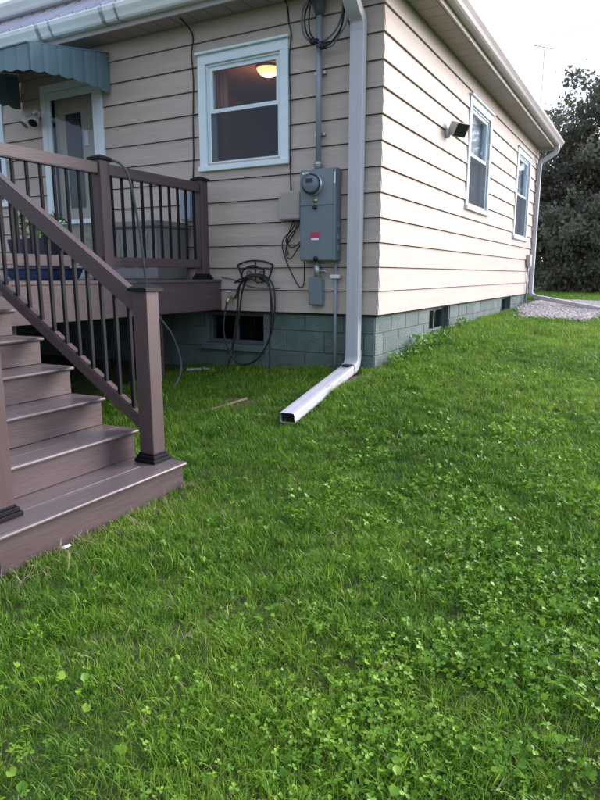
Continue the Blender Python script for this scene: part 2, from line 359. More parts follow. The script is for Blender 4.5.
# windows -------------------------------------------------------------
def window(face, a0, a1, z0, z1, cw, rail, label, screen=True, blind=None, sill=True, casing_top=None):
    """outer casing rectangle a0..a1, z0..z1"""
    P = (lambda a, d, z: (a, -d, z)) if face == 'A' else (lambda a, d, z: (d, a, z))
    def bx(m, b0, b1, d0, d1, y0, y1): m.hexa([P(b0, d1, y0), P(b1, d1, y0), P(b1, d0, y0), P(b0, d0, y0), P(b0, d1, y1), P(b1, d1, y1), P(b1, d0, y1), P(b0, d0, y1)]); return m
    root = link('window', bx(MB(), a0+.001, a1-.001, .012, .034, z1-cw, z1-.001).mesh('head_casing', 'trim', .003), house, label=label)
    ct = cw
    for s0, s1 in ((a0, a0+cw), (a1-cw, a1)): bx(MB(), s0, s1, .012, .036, z0+.05, z1-cw-.001).build('casing', 'trim', root, .003)
    bx(MB(), a0-.015, a1+.015, .0, .062, z1, z1+.022).build('drip_cap', 'trim', root, .003)
    if sill: bx(MB(), a0-.01, a1+.01, -.02, .058, z0, z0+.049).build('sill', 'trim', root, .004)
    i0, i1, j0, j1 = a0+cw, a1-cw, z0+.05, z1-cw
    jb = MB(); t = .018
    bx(jb, i0, i0+t, -.11, .011, j0, j1); bx(jb, i1-t, i1, -.11, .011, j0, j1); bx(jb, i0+t, i1-t, -.11, .011, j1-t, j1); bx(jb, i0+t, i1-t, -.11, .011, j0, j0+t)
    jb.build('jamb', 'trim', root)
    i0 += t; i1 -= t; j0 += t; j1 -= t; sw = .042
    for nm, y0, y1, d in (('upper_sash', rail-.018, j1, -.035), ('lower_sash', j0, rail+.018, -.075)):
        if face == 'B' or True: d = d+.03
        s = MB(); bx(s, i0, i0+sw, d-.03, d, y0, y1); bx(s, i1-sw, i1, d-.03, d, y0, y1); bx(s, i0+sw, i1-sw, d-.03, d, y1-.036, y1); bx(s, i0+sw, i1-sw, d-.03, d, y0, y0+.036)
        s.build(nm, 'trim', root)
        bx(MB(), i0+sw-.004, i1-sw+.004, d-.018, d-.013, y0+.032, y1-.032).build('pane', 'glass', root)
    if screen: 
        s = MB(); g = .012
        bx(s, i0+.002, i1-.002, .0, .004, j0, j0+.02); bx(s, i0+.002, i0+.02, .0, .004, j0+.02, rail-.02); bx(s, i1-.02, i1-.002, .0, .004, j0+.02, rail-.02); s.build('screen_frame', 'trim', root)
        bx(MB(), i0+.02, i1-.02, .0015, .0025, j0+.02, rail-.019).build('insect_screen', 'mesh', root)
    if blind is not None:
        n = 60; cv = MB(); Q = []
        for dd_ in (0, -.003):
            for zz_ in (blind, j1-.01): Q += [P(i0+.01+(i1-i0-.02)*k/(n-1), -.095+dd_+.008*math.sin(k*.9), zz_) for k in range(n)]
        cv.add(Q, [(k, k+1, n+k+1, n+k) for k in range(n-1)]+[(3*n+k, 3*n+k+1, 2*n+k+1, 2*n+k) for k in range(n-1)], True); cv.build('curtain', 'blind', root)
    return root
# insect screen: fine mesh, part transparent
m = bpy.data.materials.new('screen_mesh'); m.use_nodes = True; t = m.node_tree; n = t.nodes; n.clear()
o_ = n.new('ShaderNodeOutputMaterial'); tr = n.new('ShaderNodeBsdfTransparent'); df = n.new('ShaderNodeBsdfDiffuse'); df.inputs[0].default_value = (.10, .11, .13, 1); mxs = n.new('ShaderNodeMixShader'); mxs.inputs[0].default_value = .38
t.links.new(tr.outputs[0], mxs.inputs[1]); t.links.new(df.outputs[0], mxs.inputs[2]); t.links.new(mxs.outputs[0], o_.inputs[0]); MT['mesh'] = m
window('A', -1.886, -.88, 1.345, 2.40, .088, 1.895, 'double hung window with white casing and a lit lamp inside')
window('B', 2.77, 3.97, 1.15, 2.46, .085, 1.83, 'nearer double hung window of the bright side wall', blind=1.24)
window('B', 5.91, 7.19, .95, 2.40, .085, 1.70, 'farther double hung window of the bright side wall', blind=1.04)
window('A', -5.84, -4.78, 1.16, 2.36, .085, 1.75, 'white framed window left of the door', blind=1.3)
# basement windows
def bwin(face, a0, a1, z0, z1, label, sill=False):
    dd = -.03
    P = (lambda a, d, z: (a, -d-.0, z)) if face == 'A' else (lambda a, d, z: (d, a, z))
    def bx(m, b0, b1, d0, d1, y0, y1): m.hexa([P(b0, d1, y0), P(b1, d1, y0), P(b1, d0, y0), P(b0, d0, y0), P(b0, d1, y1), P(b1, d1, y1), P(b1, d0, y1), P(b0, d0, y1)]); return m
    f = MB(); t = .035; bx(f, a0, a0+t, -.13, -.09, z0, z1); bx(f, a1-t, a1, -.13, -.09, z0, z1); bx(f, a0+t, a1-t, -.13, -.09, z0, z0+t); bx(f, a0+t, a1-t, -.13, -.09, z1-t, z1)
    r = f.build('basement_window', 'bframe', house, label=label)
    bx(MB(), a0+t, a1-t, -.115, -.11, z0+t, z1-t).build('pane', 'glass', r)
    mid = (a0+a1)/2; bx(MB(), mid-.012, mid+.012, -.108, -.092, z0+t, z1-t).build('mullion', 'bframe', r)
    bx(MB(), a0-.1, a1+.1, -.62, -.60, z0-.3, z1).build('dark_recess', 'paper', r)
    if sill: 
        b = MB(); b.hexa([P(a0-.03, .035, z0-.06), P(a1+.03, .035, z0-.06), P(a1+.03, -.085, z0-.06), P(a0-.03, -.085, z0-.06), P(a0-.03, .03, z0-.03), P(a1+.03, .03, z0-.03), P(a1+.03, -.085, z0-.002), P(a0-.03, -.085, z0-.002)]); b.build('sill', 'block', r)
MT['bframe'] = mat('basement_frame', (.10, .12, .14), .6)
bwin('A', -1.92, -1.21, -.342, -.024, 'dark basement window behind the garden hose', True)
bwin('B', 1.64, 2.43, -.308, -.024, 'basement window in the foundation nearest the corner')
bwin('B', 5.54, 6.33, -.308, -.024, 'basement window in the foundation near the gravel bed')

# door ----------------------------------------------------------------
dr = MB().box(-3.955, .03, .36, -3.305, .07, 2.30)
door = link('door', dr.mesh('door', 'doorp'), house, label='beige entry door behind a glass storm door')
b = MB(); b.box(-4.10, -.04, .31, -4.02, .10, 2.42); b.box(-3.24, -.04, .31, -3.16, .10, 2.42); b.box(-4.02, -.04, 2.34, -3.24, .10, 2.42); b.build('door_frame', 'trim', door, .003)
b = MB(); b.box(-4.018, -.035, .33, -3.955, -.005, 2.335); b.box(-3.305, -.035, .33, -3.242, -.005, 2.335); b.box(-3.955, -.035, 2.26, -3.305, -.005, 2.335); b.box(-3.955, -.035, .33, -3.305, -.005, .62); b.box(-3.955, -.034, .92, -3.305, -.006, .97); b.build('storm_frame', 'trim', door, .003)
MB().box(-3.955, -.024, .62, -3.305, -.018, 2.26).build('pane', 'glass', door)
b = MB(); b.box(-3.78, .018, 1.1, -3.55, .029, 2.1); b.build('door_window', 'lens', door)
b = MB(); b.bar((-3.33, -.05, 1.25), (-3.33, -.05, 1.45), .02, .02, (0, 1, 0)); b.build('handle', 'galv', door)
b = MB(); b.box(-3.30, .012, .5, -3.26, .028, 2.3); b.box(-3.5, .012, 1.75, -3.44, .028, 1.9); b.build('door_trim', 'white', door)
b = MB().box(-4.02, -.05, .30, -3.24, .1, .329); b.build('threshold', 'galv', door)

# ceiling lamp seen through the window ---------------------------------
lp = thing('ceiling_lamp', 'glowing bowl ceiling lamp seen through the front window', 'lamp', (-1.62, .84, 2.499))
b = MB(); b.lathe([(.0, -.10), (.05, -.095), (.09, -.075), (.12, -.04), (.125, -.02)], (-1.62, .84, 2.499)); b.build('bowl', 'lamp', lp)
b = MB(); b.lathe([(.130, -.022), (.133, -.002), (.05, -.001)], (-1.62, .84, 2.498)); b.build('rim', 'brass', lp)
ll = bpy.data.lights.new('lamp_light', 'POINT'); ll.energy = 4; ll.color = (1, .6, .32); ll.shadow_soft_size = .1
lo = bpy.data.objects.new('lamp_light', ll); col.objects.link(lo); lo.parent = lp; lo.location = (0, 0, -.22)
# curtain by the left jamb
cu = MB(); n_ = 14
Vv = [(-1.83+.02*(k % 2)*0+k*.011, .165+.015*math.sin(k*1.6), z) for z in (1.3, 2.3) for k in range(n_)]
cu.add(Vv+[(x, y+.006, z) for x, y, z in Vv], [(k, k+1, n_+k+1, n_+k) for k in range(n_-1)]+[(2*n_+k+1, 2*n_+k, 3*n_+k, 3*n_+k+1) for k in range(n_-1)], True)
tag(cu.build('curtain', 'curtain'), 'narrow orange curtain inside the front window', 'curtain')

# soffits, fascia, gutters, roof ---------------------------------------
OV = .27
sa = MB().box(HX-OV, -OV, 2.70, OV, 0.03, 2.718); soff = sa.build('soffit', 'soffit', house)
sb = MB().box(-.03, .031, 2.70, OV, HY+OV, 2.7185); soff2 = sb.build('soffit', 'soffit', house)
g = MB()
for k in range(42): y = .05+k*.2; 
for k in range(40):
    y = .12+k*.2; link('soffit_panel', MB().box(.034, 0, 2.692, OV-.012, .192, 2.6995).mesh('soffit_panel', 'soffit', .003) if k == 0 else pm, soff2, Matrix.Translation((0, y, 0))); 
    if k == 0: pm = bpy.data.objects['soffit_panel'].data
for k in range(30):
    x = -.04-k*.2; link('soffit_panel', MB().box(-.192, -OV+.012, 2.692, 0, -.034, 2.6995).mesh('soffit_panel', 'soffit', .003) if k == 0 else pm2, soff, Matrix.Translation((x, 0, 0)))
    if k == 0: pm2 = col.objects[-1].data
fa = MB(); fa.box(HX-OV, -OV-.02, 2.685, OV+.02, -OV, 2.86); fa.build('fascia', 'fascia', house)
fb = MB(); fb.box(OV, -OV+.0, 2.685, OV+.02, HY+OV, 2.86); fb.build('fascia', 'fascia', house)
# K-style gutter profile: (out, z)
GP = [(.0, 2.86), (.0, 2.735), (.075, 2.735), (.085, 2.75), (.088, 2.785), (.105, 2.80), (.125, 2.83), (.128, 2.855), (.120, 2.86), (.118, 2.852), (.1, 2.81), (.08, 2.79), (.075, 2.745), (.008, 2.745), (.008, 2.86)]
GPs = [(.0, 2.858), (.0, 2.735), (.07, 2.730), (.085, 2.745), (.098, 2.775), (.122, 2.815), (.130, 2.85), (.122, 2.86)]
ga = MB(); ga.prism([(-OV-.0215-o, z) for o, z in GPs], 'x', HX-OV, OV+.14); gut = ga.build('gutter', 'gutter', house, label='white gutter along the shaded front eave')
for x in (-3.65, -2.75, -1.2):
    for d0, d1 in ((0, .045), (.19, .215)): MB().prism([(-OV-.0215-o*1.03-.001, z-.003) for o, z in GPs], 'x', x+d0, x+d1).build('gutter_joint', 'galv', gut)
gb = MB(); gb.prism([(OV+.0215+o, z) for o, z in GPs], 'y', -OV-.155, HY+OV+.05); gb.build('gutter', 'fascia', house, label='gutter along the eave of the bright side wall')
SL = .667; EV = OV+.10; RZ = 2.868
def roofz(d): return RZ+SL*(d+EV)
cy = HY/2; hp = cy
zr = RZ+SL*(cy+EV)
b = MB()
c0 = (EV, -EV, RZ); c1 = (EV, HY+EV, RZ); c2 = (HX-EV, HY+EV, RZ); c3 = (HX-EV, -EV, RZ); r0 = (-cy, cy, zr); r1 = (HX+cy, cy, zr)
b.add([c0, c1, c2, c3, r0, r1], [(3, 0, 4, 5), (0, 1, 4), (1, 2, 5, 4), (2, 3, 5), (0, 3, 2, 1)])
roof = b.build('roof', 'fascia', house, label='hipped roof of pale ribbed metal panels')
# ribbed metal panels on the front slope
PL = (cy+EV)/math.cos(math.atan(SL))
rest = MB(); k = 0; x = EV-.05
while x > HX-EV+.2:
    ln = min(PL, max(.15, (EV-x)/math.cos(math.atan(SL)), ) if x > -cy else PL) if x > -cy else min(PL, (x-HX+EV)/math.cos(math.atan(SL)))
    p_ = [(0, .004), (.155, .004), (.165, .030), (.180, .030), (.188, .004), (.188, .0), (0, .0)]
    Mx = Matrix.Translation((x-.19, -EV-.012, RZ)) @ Matrix.Rotation(math.atan(SL), 4, 'X')
    q = [Mx @ Vector((u, a, v)) for a in (0, ln) for u, v in p_]; n = len(p_)
    b = MB().add(q, [tuple(range(n)), tuple(reversed(range(n, 2*n)))]+[(t, t+n, (t+1) % n+n, (t+1) % n) for t in range(n)])
    b.build('roof_panel', 'shingle', roof); x -= .19
# raised dormer eave on the front slope
dm = MB(); dz = 3.33; dy = .24
dm.box(HX+.6, dy+.16, 3.3, -2.4, 3.6, dz+.1); dm.add([(HX+.4, dy, dz+.12), (-2.2, dy, dz+.12), (-2.2, 3.9, dz+.95), (HX+.4, 3.9, dz+.95), (HX+.4, dy, dz+.16), (-2.2, dy, dz+.16), (-2.2, 3.9, dz+.99), (HX+.4, 3.9, dz+.99)], [(0, 3, 2, 1), (4, 5, 6, 7), (0, 1, 5, 4), (1, 2, 6, 5), (2, 3, 7, 6), (3, 0, 4, 7)])
dormer = dm.build('dormer', 'siding', house, label='raised dormer above the front eave')
MB().box(HX+.4, dy+.0, dz-.03, -2.2, dy+.02, dz+.118).build('fascia', 'fascia', dormer)
MB().prism([(dy-.0015-o, z-2.735+dz) for o, z in GPs], 'x', HX+.4, -2.2).build('gutter', 'gutter', dormer)

# ------------------------------------------------------------------ front downspout
def spout_sec(m, path, wd, dp, wdir):
    """rectangular corrugated pipe along a path; wdir = fixed width direction"""
    pts = [Vector(p) for p in path]; wd_ = Vector(wdir).normalized(); V = []; F_ = []
    prof = []
    for s in range(4):
        for k in range(4):
            prof.append((s, k/4))
    def pr(k):
        s, t = prof[k]; q = .07*math.sin(t*math.pi*2)
        c = [(-1, -1), (1, -1), (1, 1), (-1, 1)]; a, b = c[s], c[(s+1) % 4]
        r = .86; x = a[0]+(b[0]-a[0])*t; y = a[1]+(b[1]-a[1])*t
        if t == 0: x *= .93; y *= .93
        return x*(1-.02*(t == .5)), y*(1-.02*(t == .5))
    n = len(prof)
    for i, p in enumerate(pts):
        t = (pts[min(i+1, len(pts)-1)]-pts[max(i-1, 0)]).normalized(); u = (wd_-t*wd_.dot(t)).normalized(); v = t.cross(u)
        for k in range(n): a, b_ = pr(k); V.append(p+u*a*wd/2+v*b_*dp/2)
    for i in range(len(pts)-1):
        for k in range(n): F_.append((i*n+k, i*n+(k+1) % n, (i+1)*n+(k+1) % n, (i+1)*n+k))
    m.add(V, F_)
    return m
ds = thing('downspout', 'tall white downspout beside the house corner with its outlet on the grass', 'downspout', (-.18, -.09, -.5))
dx = -.182
p = spline([(dx, -.34, 2.76), (dx, -.34, 2.68), (dx, -.31, 2.60), (dx, -.20, 2.47), (dx, -.105, 2.40), (dx, -.085, 2.32)], 5)
b = MB(); spout_sec(b, p, .128, .088, (1, 0, 0)); b.build('top_elbow', 'spout', ds)
b = MB(); spout_sec(b, [(dx, -.085, 2.33), (dx, -.085, 1.2), (dx, -.085, -.36)], .125, .085, (1, 0, 0)); b.build('pipe', 'spout', ds)
b = MB(); spout_sec(b, spline([(dx, -.085, -.32), (dx, -.085, -.385), (dx+.002, -.105, -.435), (dx+.005, -.16, -.465), (dx+.008, -.21, -.478)], 4), .132, .092, (1, 0, 0)); b.build('bottom_elbow', 'spout', ds)
zz = g1(-.1, -1.42)
b = MB(); q0 = Vector((dx+.006, -.17, -.472)); q1 = Vector((-.105, -1.42, zz+.065))
spout_sec(b, [q0, q0.lerp(q1, .5), q1], .122, .082, (1, 0, 0)); b.build('outlet_pipe', 'spout', ds, label='outlet pipe lying on the grass')
b = MB(); qq = q1+(q1-q0).normalized()*(-.012); spout_sec(b, [qq, qq+(q0-q1).normalized()*.002], .105, .068, (1, 0, 0))
b = MB(); d_ = (q1-q0).normalized(); u_ = Vector((1, 0, 0)); v_ = d_.cross(u_)
b.add([q1-d_*.02+u_*i*.056+v_*j*.037 for i, j in ((-1, -1), (1, -1), (1, 1), (-1, 1))], [(0, 1, 2, 3)]); b.build('mouth', 'lens', ds)
b = MB(); c = q0.lerp(q1, .05)+Vector((0, 0, .043)); b.box(c.x-.03, c.y-.05, c.z-.004, c.x+.045, c.y+.03, c.z+.012); b.build('gap', 'lens', ds)
# far downspout
fs = thing('downspout', 'far downspout at the end of the bright side wall with leader over gravel', 'downspout', (.06, 7.9, -.2))
b = MB(); spout_sec(b, spline([(.34, 8.02, 2.74), (.34, 8.02, 2.66), (.30, 8.0, 2.60), (.14, 7.92, 2.48), (.075, 7.88, 2.42), (.065, 7.88, 2.3)], 4), .1, .075, (0, 1, 0)); b.build('top_elbow', 'spout', fs)
b = MB(); spout_sec(b, [(.065, 7.88, 2.32), (.065, 7.88, .02)], .1, .075, (0, 1, 0)); b.build('pipe', 'spout', fs)
b = MB(); spout_sec(b, spline([(.065, 7.88, .05), (.07, 7.88, 0.0), (.12, 7.86, -.05), (.2, 7.8, -.075)], 4), .105, .08, (0, 1, 0)); b.build('bottom_elbow', 'spout', fs)
b = MB(); spout_sec(b, [(.15, 7.83, -.062), (1.45, 6.4, g1(1.45, 6.4)+.07)], .1, .075, (0.6, .7, 0)); b.build('leader', 'spout', fs)

# ------------------------------------------------------------------ meter and wiring on the front wall
mb = thing('meter_box', 'tall grey electric meter and breaker box on the front wall', 'meter box', (-.53, -.06, .46))
b = MB().box(-.705, -.135, .475, -.345, -.028, 1.262); b.build('enclosure', 'steel', mb, .006)
b = MB().box(-.698, -.143, .482, -.375, -.1355, .955); lidp = b.build('lower_cover', 'steel', mb, .003)
b = MB().box(-.698, -.141, .972, -.375, -.1355, 1.256); b.build('upper_cover', 'steel', mb, .003)
b = MB().box(-.700, -.150, .953, -.373, -.1365, .973); b.build('divider', 'steel', mb, .003)
b = MB().box(-.371, -.139, .48, -.349, -.1356, 1.25); b.build('side_flange', 'steel', mb)
b = MB(); b.lathe([(.094, .0), (.094, .03), (.086, .034), (.086, .04)], (-.565, -.141, 1.13), 'y', 32); mt_ = b.build('meter_ring', 'galv', mb)
b = MB(); b.lathe([(.0, .0), (.082, .001), (.082, .03)], (-.565, -.146, 1.13), 'y', 32); b.build('meter_body', 'conduit', mt_)
b = MB(); b.lathe([(.083, .034), (.083, .095), (.076, .108), (.05, .118), (.0, .12)], (-.565, -.141, 1.13), 'y', 32); b.build('glass_dome', 'meterglass', mt_)
b = MB(); b.lathe([(.072, .03), (.072, .062), (.066, .066), (0, .067)], (-.565, -.141, 1.13), 'y', 28); fcx = b.build('dial', 'conduit', mt_)
b = MB(); b.box(-.610, -.213, 1.140, -.540, -.2085, 1.175); b.build('display', 'lens', mt_)
b = MB(); b.lathe([(.018, 0), (.018, .016), (.0, .018)], (-.545, -.147, .935), 'y', 12); b.build('latch', 'lens', mb)
b = MB(); b.lathe([(.02, 0), (.02, .016), (.0, .018)], (-.545, -.139, .995), 'y', 12); b.build('seal', 'brass', mb)
b = MB(); b.box(-.59, -.1455, .652, -.503, -.1436, .725); st = b.build('warning_label', 'red', mb)
b = MB(); b.box(-.585, -.1462, .655, -.508, -.1456, .673); b.build('label_panel', 'white', mb)
b = MB(); b.box(-.369, -.1412, 1.13, -.352, -.1394, 1.225); b.build('label_panel', 'white', mb)
b = MB(); b.box(-.675, -.1424, 1.222, -.655, -.1411, 1.238); b.box(-.645, -.1424, 1.222, -.612, -.1411, 1.238); b.build('label_panel', 'white', mb)
b = MB(); b.lathe([(.022, 0), (.022, .014), (.0, .016)], (-.535, -.145, .492), 'y', 12); b.build('latch', 'lens', mb)
b = MB()
for z in (.56, .66, .76): b.box(-.3445, -.10, z, -.334, -.06, z+.05)
b.build('hinge', 'steel', mb)
# mast conduit
cm = thing('service_conduit', 'grey service conduit rising from the meter box to the eave', 'conduit', (-.55, -.07, 1.26))
b = MB(); b.tube([(-.553, -.075, 1.264), (-.55, -.075, 2.52)], .025, 14); b.build('pipe', 'conduit', cm)
b = MB(); b.tube([(-.553, -.075, 1.264), (-.553, -.075, 1.33)], .034, 14); b.tube([(-.553, -.075, 1.30), (-.553, -.075, 1.312)], .042, 8); b.build('hub', 'galv', cm)
b = MB(); b.tube([(-.55, -.075, 2.505), (-.55, -.08, 2.56), (-.545, -.10, 2.61), (-.54, -.15, 2.64), (-.535, -.19, 2.62)], [.034, .05, .058, .052, .03], 12); b.build('weatherhead', 'wiregrey', cm)
for z in (2.05, 1.55):
    b = MB(); b.box(-.60, -.055, z, -.50, -.02, z+.02); b.build('clamp', 'galv', cm)
# service wires
def wire(name, pts, r, m, label, cat, grp=None, n=8, par=None):
    o = MB().tube(spline(pts, n), r, 6).build(name, m, par)
    if not par: tag(o, label, cat, grp)
    return o
sw = thing('service_wires', 'looped dark service wires with splices below the front eave', 'wires', (-.5, -.12, 2.3))
for i, (pp, r) in enumerate([
    ([(-.54, -.18, 2.62), (-.60, -.17, 2.58), (-.655, -.14, 2.50), (-.655, -.13, 2.40), (-.625, -.12, 2.33), (-.575, -.12, 2.295)], .008),
    ([(-.54, -.18, 2.63), (-.64, -.17, 2.57), (-.685, -.14, 2.48), (-.675, -.13, 2.37), (-.64, -.13, 2.32), (-.57, -.13, 2.27), (-.49, -.14, 2.245)], .008),
    ([(-.53, -.19, 2.63), (-.58, -.18, 2.56), (-.61, -.15, 2.45), (-.605, -.14, 2.36), (-.57, -.13, 2.30)], .007),
    ([(-.56, -.13, 2.285), (-.50, -.14, 2.275), (-.42, -.15, 2.29), (-.34, -.16, 2.35), (-.29, -.18, 2.44), (-.26, -.22, 2.54), (-.24, -.26, 2.66)], .008),
    ([(-.48, -.14, 2.235), (-.42, -.15, 2.24), (-.35, -.15, 2.29), (-.30, -.16, 2.36), (-.27, -.19, 2.46), (-.25, -.23, 2.57), (-.235, -.26, 2.66)], .009),
    ([(-.52, -.15, 2.24), (-.40, -.15, 2.22), (-.31, -.16, 2.30), (-.255, -.16, 2.38), (-.235, -.19, 2.48), (-.235, -.25, 2.62)], .006)]):
    wire('wire', pp, r, 'wiregrey' if i % 2 else 'cable', None, None, par=sw)
for c in ((-.575, -.125, 2.29), (-.483, -.135, 2.238)):
    b = MB(); b.tube([(c[0]-.035, c[1], c[2]+.012), (c[0]-.02, c[1], c[2]), (c[0]+.03, c[1]-.005, c[2]-.005), (c[0]+.045, c[1], c[2]+.008)], [.014, .026, .026, .012], 8); b.tube([(c[0], c[1]-.02, c[2]-.035), (c[0], c[1]-.02, c[2]+.03)], .01, 6); b.build('splice', 'cable', sw)
wire('cable', [(-.246, -.16, 2.40), (-.243, -.05, 2.25), (-.246, -.04, 2.05), (-.250, -.035, 1.93), (-.236, -.035, 1.86)], .0065, 'cable', 'thin black cable dangling left of the tall downspout', 'cable')
wire('cable', [(-1.94, -.2, 2.69), (-1.945, -.05, 2.64), (-1.925, -.035, 2.55), (-1.95, -.035, 2.42), (-1.935, -.035, 2.2), (-1.955, -.035, 1.8), (-1.96, -.035, 1.5), (-1.975, -.035, 1.30), (-1.97, -.033, 1.19)], .007, 'cable', 'black cable running down left of the front window', 'cable')
wire('cable', [(-.893, -.10, 2.70), (-.89, -.035, 2.66), (-.872, -.035, 2.52), (-.848, -.036, 2.42), (-.862, -.042, 2.2), (-.855, -.036, 1.8), (-.86, -.036, 1.35), (-.852, -.04, 1.11)], .0065, 'cable', 'black cable running down right of the front window to the beige box', 'cable')
# phone box
pb = thing('utility_box', 'small beige utility box left of the meter box', 'utility box', (-.84, -.05, .84))
MB().box(-.955, -.095, .845, -.72, -.027, 1.092).build('case', 'beige', pb, .006); MB().box(-.949, -.104, .852, -.726, -.0955, 1.086).build('lid', 'beige', pb, .004)
# hanging cables below the phone box
lc = thing('loose_cables', 'loose black cables drooping below the beige utility box', 'cables', (-.84, -.05, .5))
for pp in ([(-.79, -.06, .85), (-.83, -.06, .76), (-.92, -.06, .68), (-.935, -.05, .58), (-.87, -.05, .42), (-.79, -.05, .28), (-.745, -.05, .235), (-.71, -.05, .27), (-.70, -.06, .40), (-.70, -.06, .48)],
           [(-.77, -.06, .85), (-.80, -.06, .74), (-.885, -.06, .62), (-.90, -.05, .53), (-.85, -.05, .50), (-.79, -.05, .57), (-.75, -.05, .62), (-.70, -.05, .66)],
           [(-.81, -.06, .85), (-.86, -.06, .74), (-.90, -.05, .66), (-.84, -.05, .60), (-.76, -.05, .64), (-.71, -.05, .70)],
           [(-.75, -.06, .85), (-.77, -.06, .78), (-.86, -.06, .70), (-.89, -.05, .60), (-.88, -.04, .53)]):
    wire('cable', pp, .0055, 'cable', None, None, par=lc)
# small grey box below
sbx = thing('junction_box', 'small grey junction box hanging under the meter box', 'junction box', (-.57, -.06, .08))
MB().box(-.635, -.10, .075, -.505, -.027, .31).build('case', 'steel', sbx, .004); MB().box(-.628, -.108, .082, -.512, -.1005, .33).build('cover', 'steel', sbx, .004)
MB().tube([(-.565, -.065, .31), (-.565, -.065, .474)], .027, 12).build('nipple', 'galv', sbx); MB().tube([(-.545, -.07, .385), (-.47, -.07, .385), (-.465, -.07, .36)], .011, 8).build('connector', 'galv', sbx)
gc = thing('ground_conduit', 'thin grey conduit running from the meter box into the ground', 'conduit', (-.385, -.05, -.5))
MB().tube([(-.383, -.05, .474), (-.383, -.05, g1(-.38, -.05)-.05)], .014, 10).build('pipe', 'conduit', gc); MB().box(-.43, -.075, .318, -.335, -.027, .352).build('bracket', 'white', gc, .004)

# ------------------------------------------------------------------ hose, hanger, tap
hg = thing('hose_hanger', 'black wrought iron scroll hose hanger on the front wall', 'hose hanger', (-1.23, -.06, .3))
yb = -.04
def iron(pts, r=.007, nm='bar', n=8): return MB().tube(spline(pts, n), r, 6).build(nm, 'iron', hg)
iron([(-1.455, yb, .445), (-1.37, yb, .475), (-1.26, yb, .487), (-1.14, yb, .475), (-1.05, yb, .445)], .008, 'top_bar')
iron([(-1.455, yb, .445), (-1.42, yb, .36), (-1.385, yb, .285)], .008, 'side_bar'); iron([(-1.05, yb, .445), (-1.08, yb, .36), (-1.115, yb, .285)], .008, 'side_bar')
iron([(-1.43, yb, .40), (-1.25, yb, .425), (-1.07, yb, .40)], .005, 'cross_bar')
for s in (-1, 1):
    c = Vector((-1.25+s*.085, yb, .355))
    iron([c+Vector((math.cos(a*.6)*(.012+a*.006)*s, 0, math.sin(a*.6)*(.012+a*.006))) for a in range(9)], .005, 'scroll', 4)
iron([(-1.25, yb, .485), (-1.25, yb, .285)], .006, 'centre_bar')
c_ = [(-1.385+.27*k/8, yb-.005, .285+.05*math.sin(math.pi*k/8)) for k in range(9)]
iron(c_, .009, 'cradle'); iron([(x, yb-.16, z-.01) for x, y, z in c_], .009, 'cradle')
for x in (-1.385, -1.25, -1.115): iron([(x, yb, .29+(.05 if x == -1.25 else 0)), (x, yb-.16, .28+(.05 if x == -1.25 else 0))], .007, 'arm', 2)
iron([(-1.31, yb-.16, .33), (-1.27, yb-.17, .40), (-1.17, yb-.17, .435), (-1.10, yb-.17, .415), (-1.045, yb-.17, .395), (-1.055, yb-.17, .32), (-1.075, yb-.165, .27)], .008, 'front_guard')
hz = thing('garden_hose', 'dark garden hose looped over the iron hanger', 'garden hose', (-1.2, -.12, -.5))
gA = g1(-1.5, -.3)+.012
def hs(pts, m='hose', r=.0098): return MB().tube(spline(pts, 10), r, 8).build('hose_coil', m, hz)
hs([(-1.545, -.11, .07), (-1.56, -.13, -.02), (-1.565, -.15, -.2), (-1.51, -.16, -.36), (-1.44, -.17, -.46), (-1.36, -.17, -.51), (-1.26, -.17, -.505), (-1.13, -.16, -.42), (-1.02, -.15, -.22), (-.975, -.14, .02), (-1.0, -.12, .24), (-1.09, -.11, .335), (-1.2, -.11, .355), (-1.31, -.11, .335), (-1.385, -.12, .24), (-1.41, -.13, .0), (-1.44, -.14, -.2), (-1.47, -.16, -.40), (-1.50, -.25, gA+.05), (-1.53, -.45, gA-.02), (-1.45, -.75, g1(-1.45, -.75)+.01)])
hs([(-1.50, -.2, gA), (-1.455, -.15, -.35), (-1.39, -.13, -.05), (-1.35, -.13, .18), (-1.29, -.13, .31), (-1.2, -.14, .345), (-1.08, -.13, .315), (-1.035, -.12, .2), (-1.02, -.13, -.05), (-1.03, -.15, -.3), (-1.0, -.2, -.5), (-.95, -.3, g1(-.95, -.3)+.012), (-1.1, -.5, g1(-1.1, -.5)+.012), (-1.4, -.6, g1(-1.4, -.6)+.012)])
hs([(-1.42, -.15, .12), (-1.36, -.14, .26), (-1.25, -.15, .33), (-1.12, -.14, .33), (-1.04, -.13, .24), (-1.0, -.14, .05), (-1.01, -.15, -.2)], r=.0105)
sp = thing('spigot', 'brass outdoor water tap at the edge of the deck', 'tap', (-1.54, -.06, .1))
b = MB(); b.tube([(-1.53, -.0, .125), (-1.53, -.085, .125), (-1.54, -.11, .10), (-1.545, -.115, .065)], [.016, .016, .017, .015], 10); b.build('body', 'brass', sp)
b = MB(); b.tube([(-1.53, -.08, .13), (-1.53, -.095, .18)], .008, 8); b.lathe([(.0, 0), (.028, .0), (.03, .006), (.028, .012), (0, .012)], (-1.53, -.095, .178), 'z', 12); b.build('handle', 'lampgrey', sp)
wire('thin_cable', [(-1.66, -.03, .33), (-1.5, -.032, .30), (-1.3, -.032, .235), (-1.1, -.034, .225), (-.98, -.032, .23)], .005, 'wiregrey', 'thin grey cable sagging along the siding behind the hose hanger', 'cable')
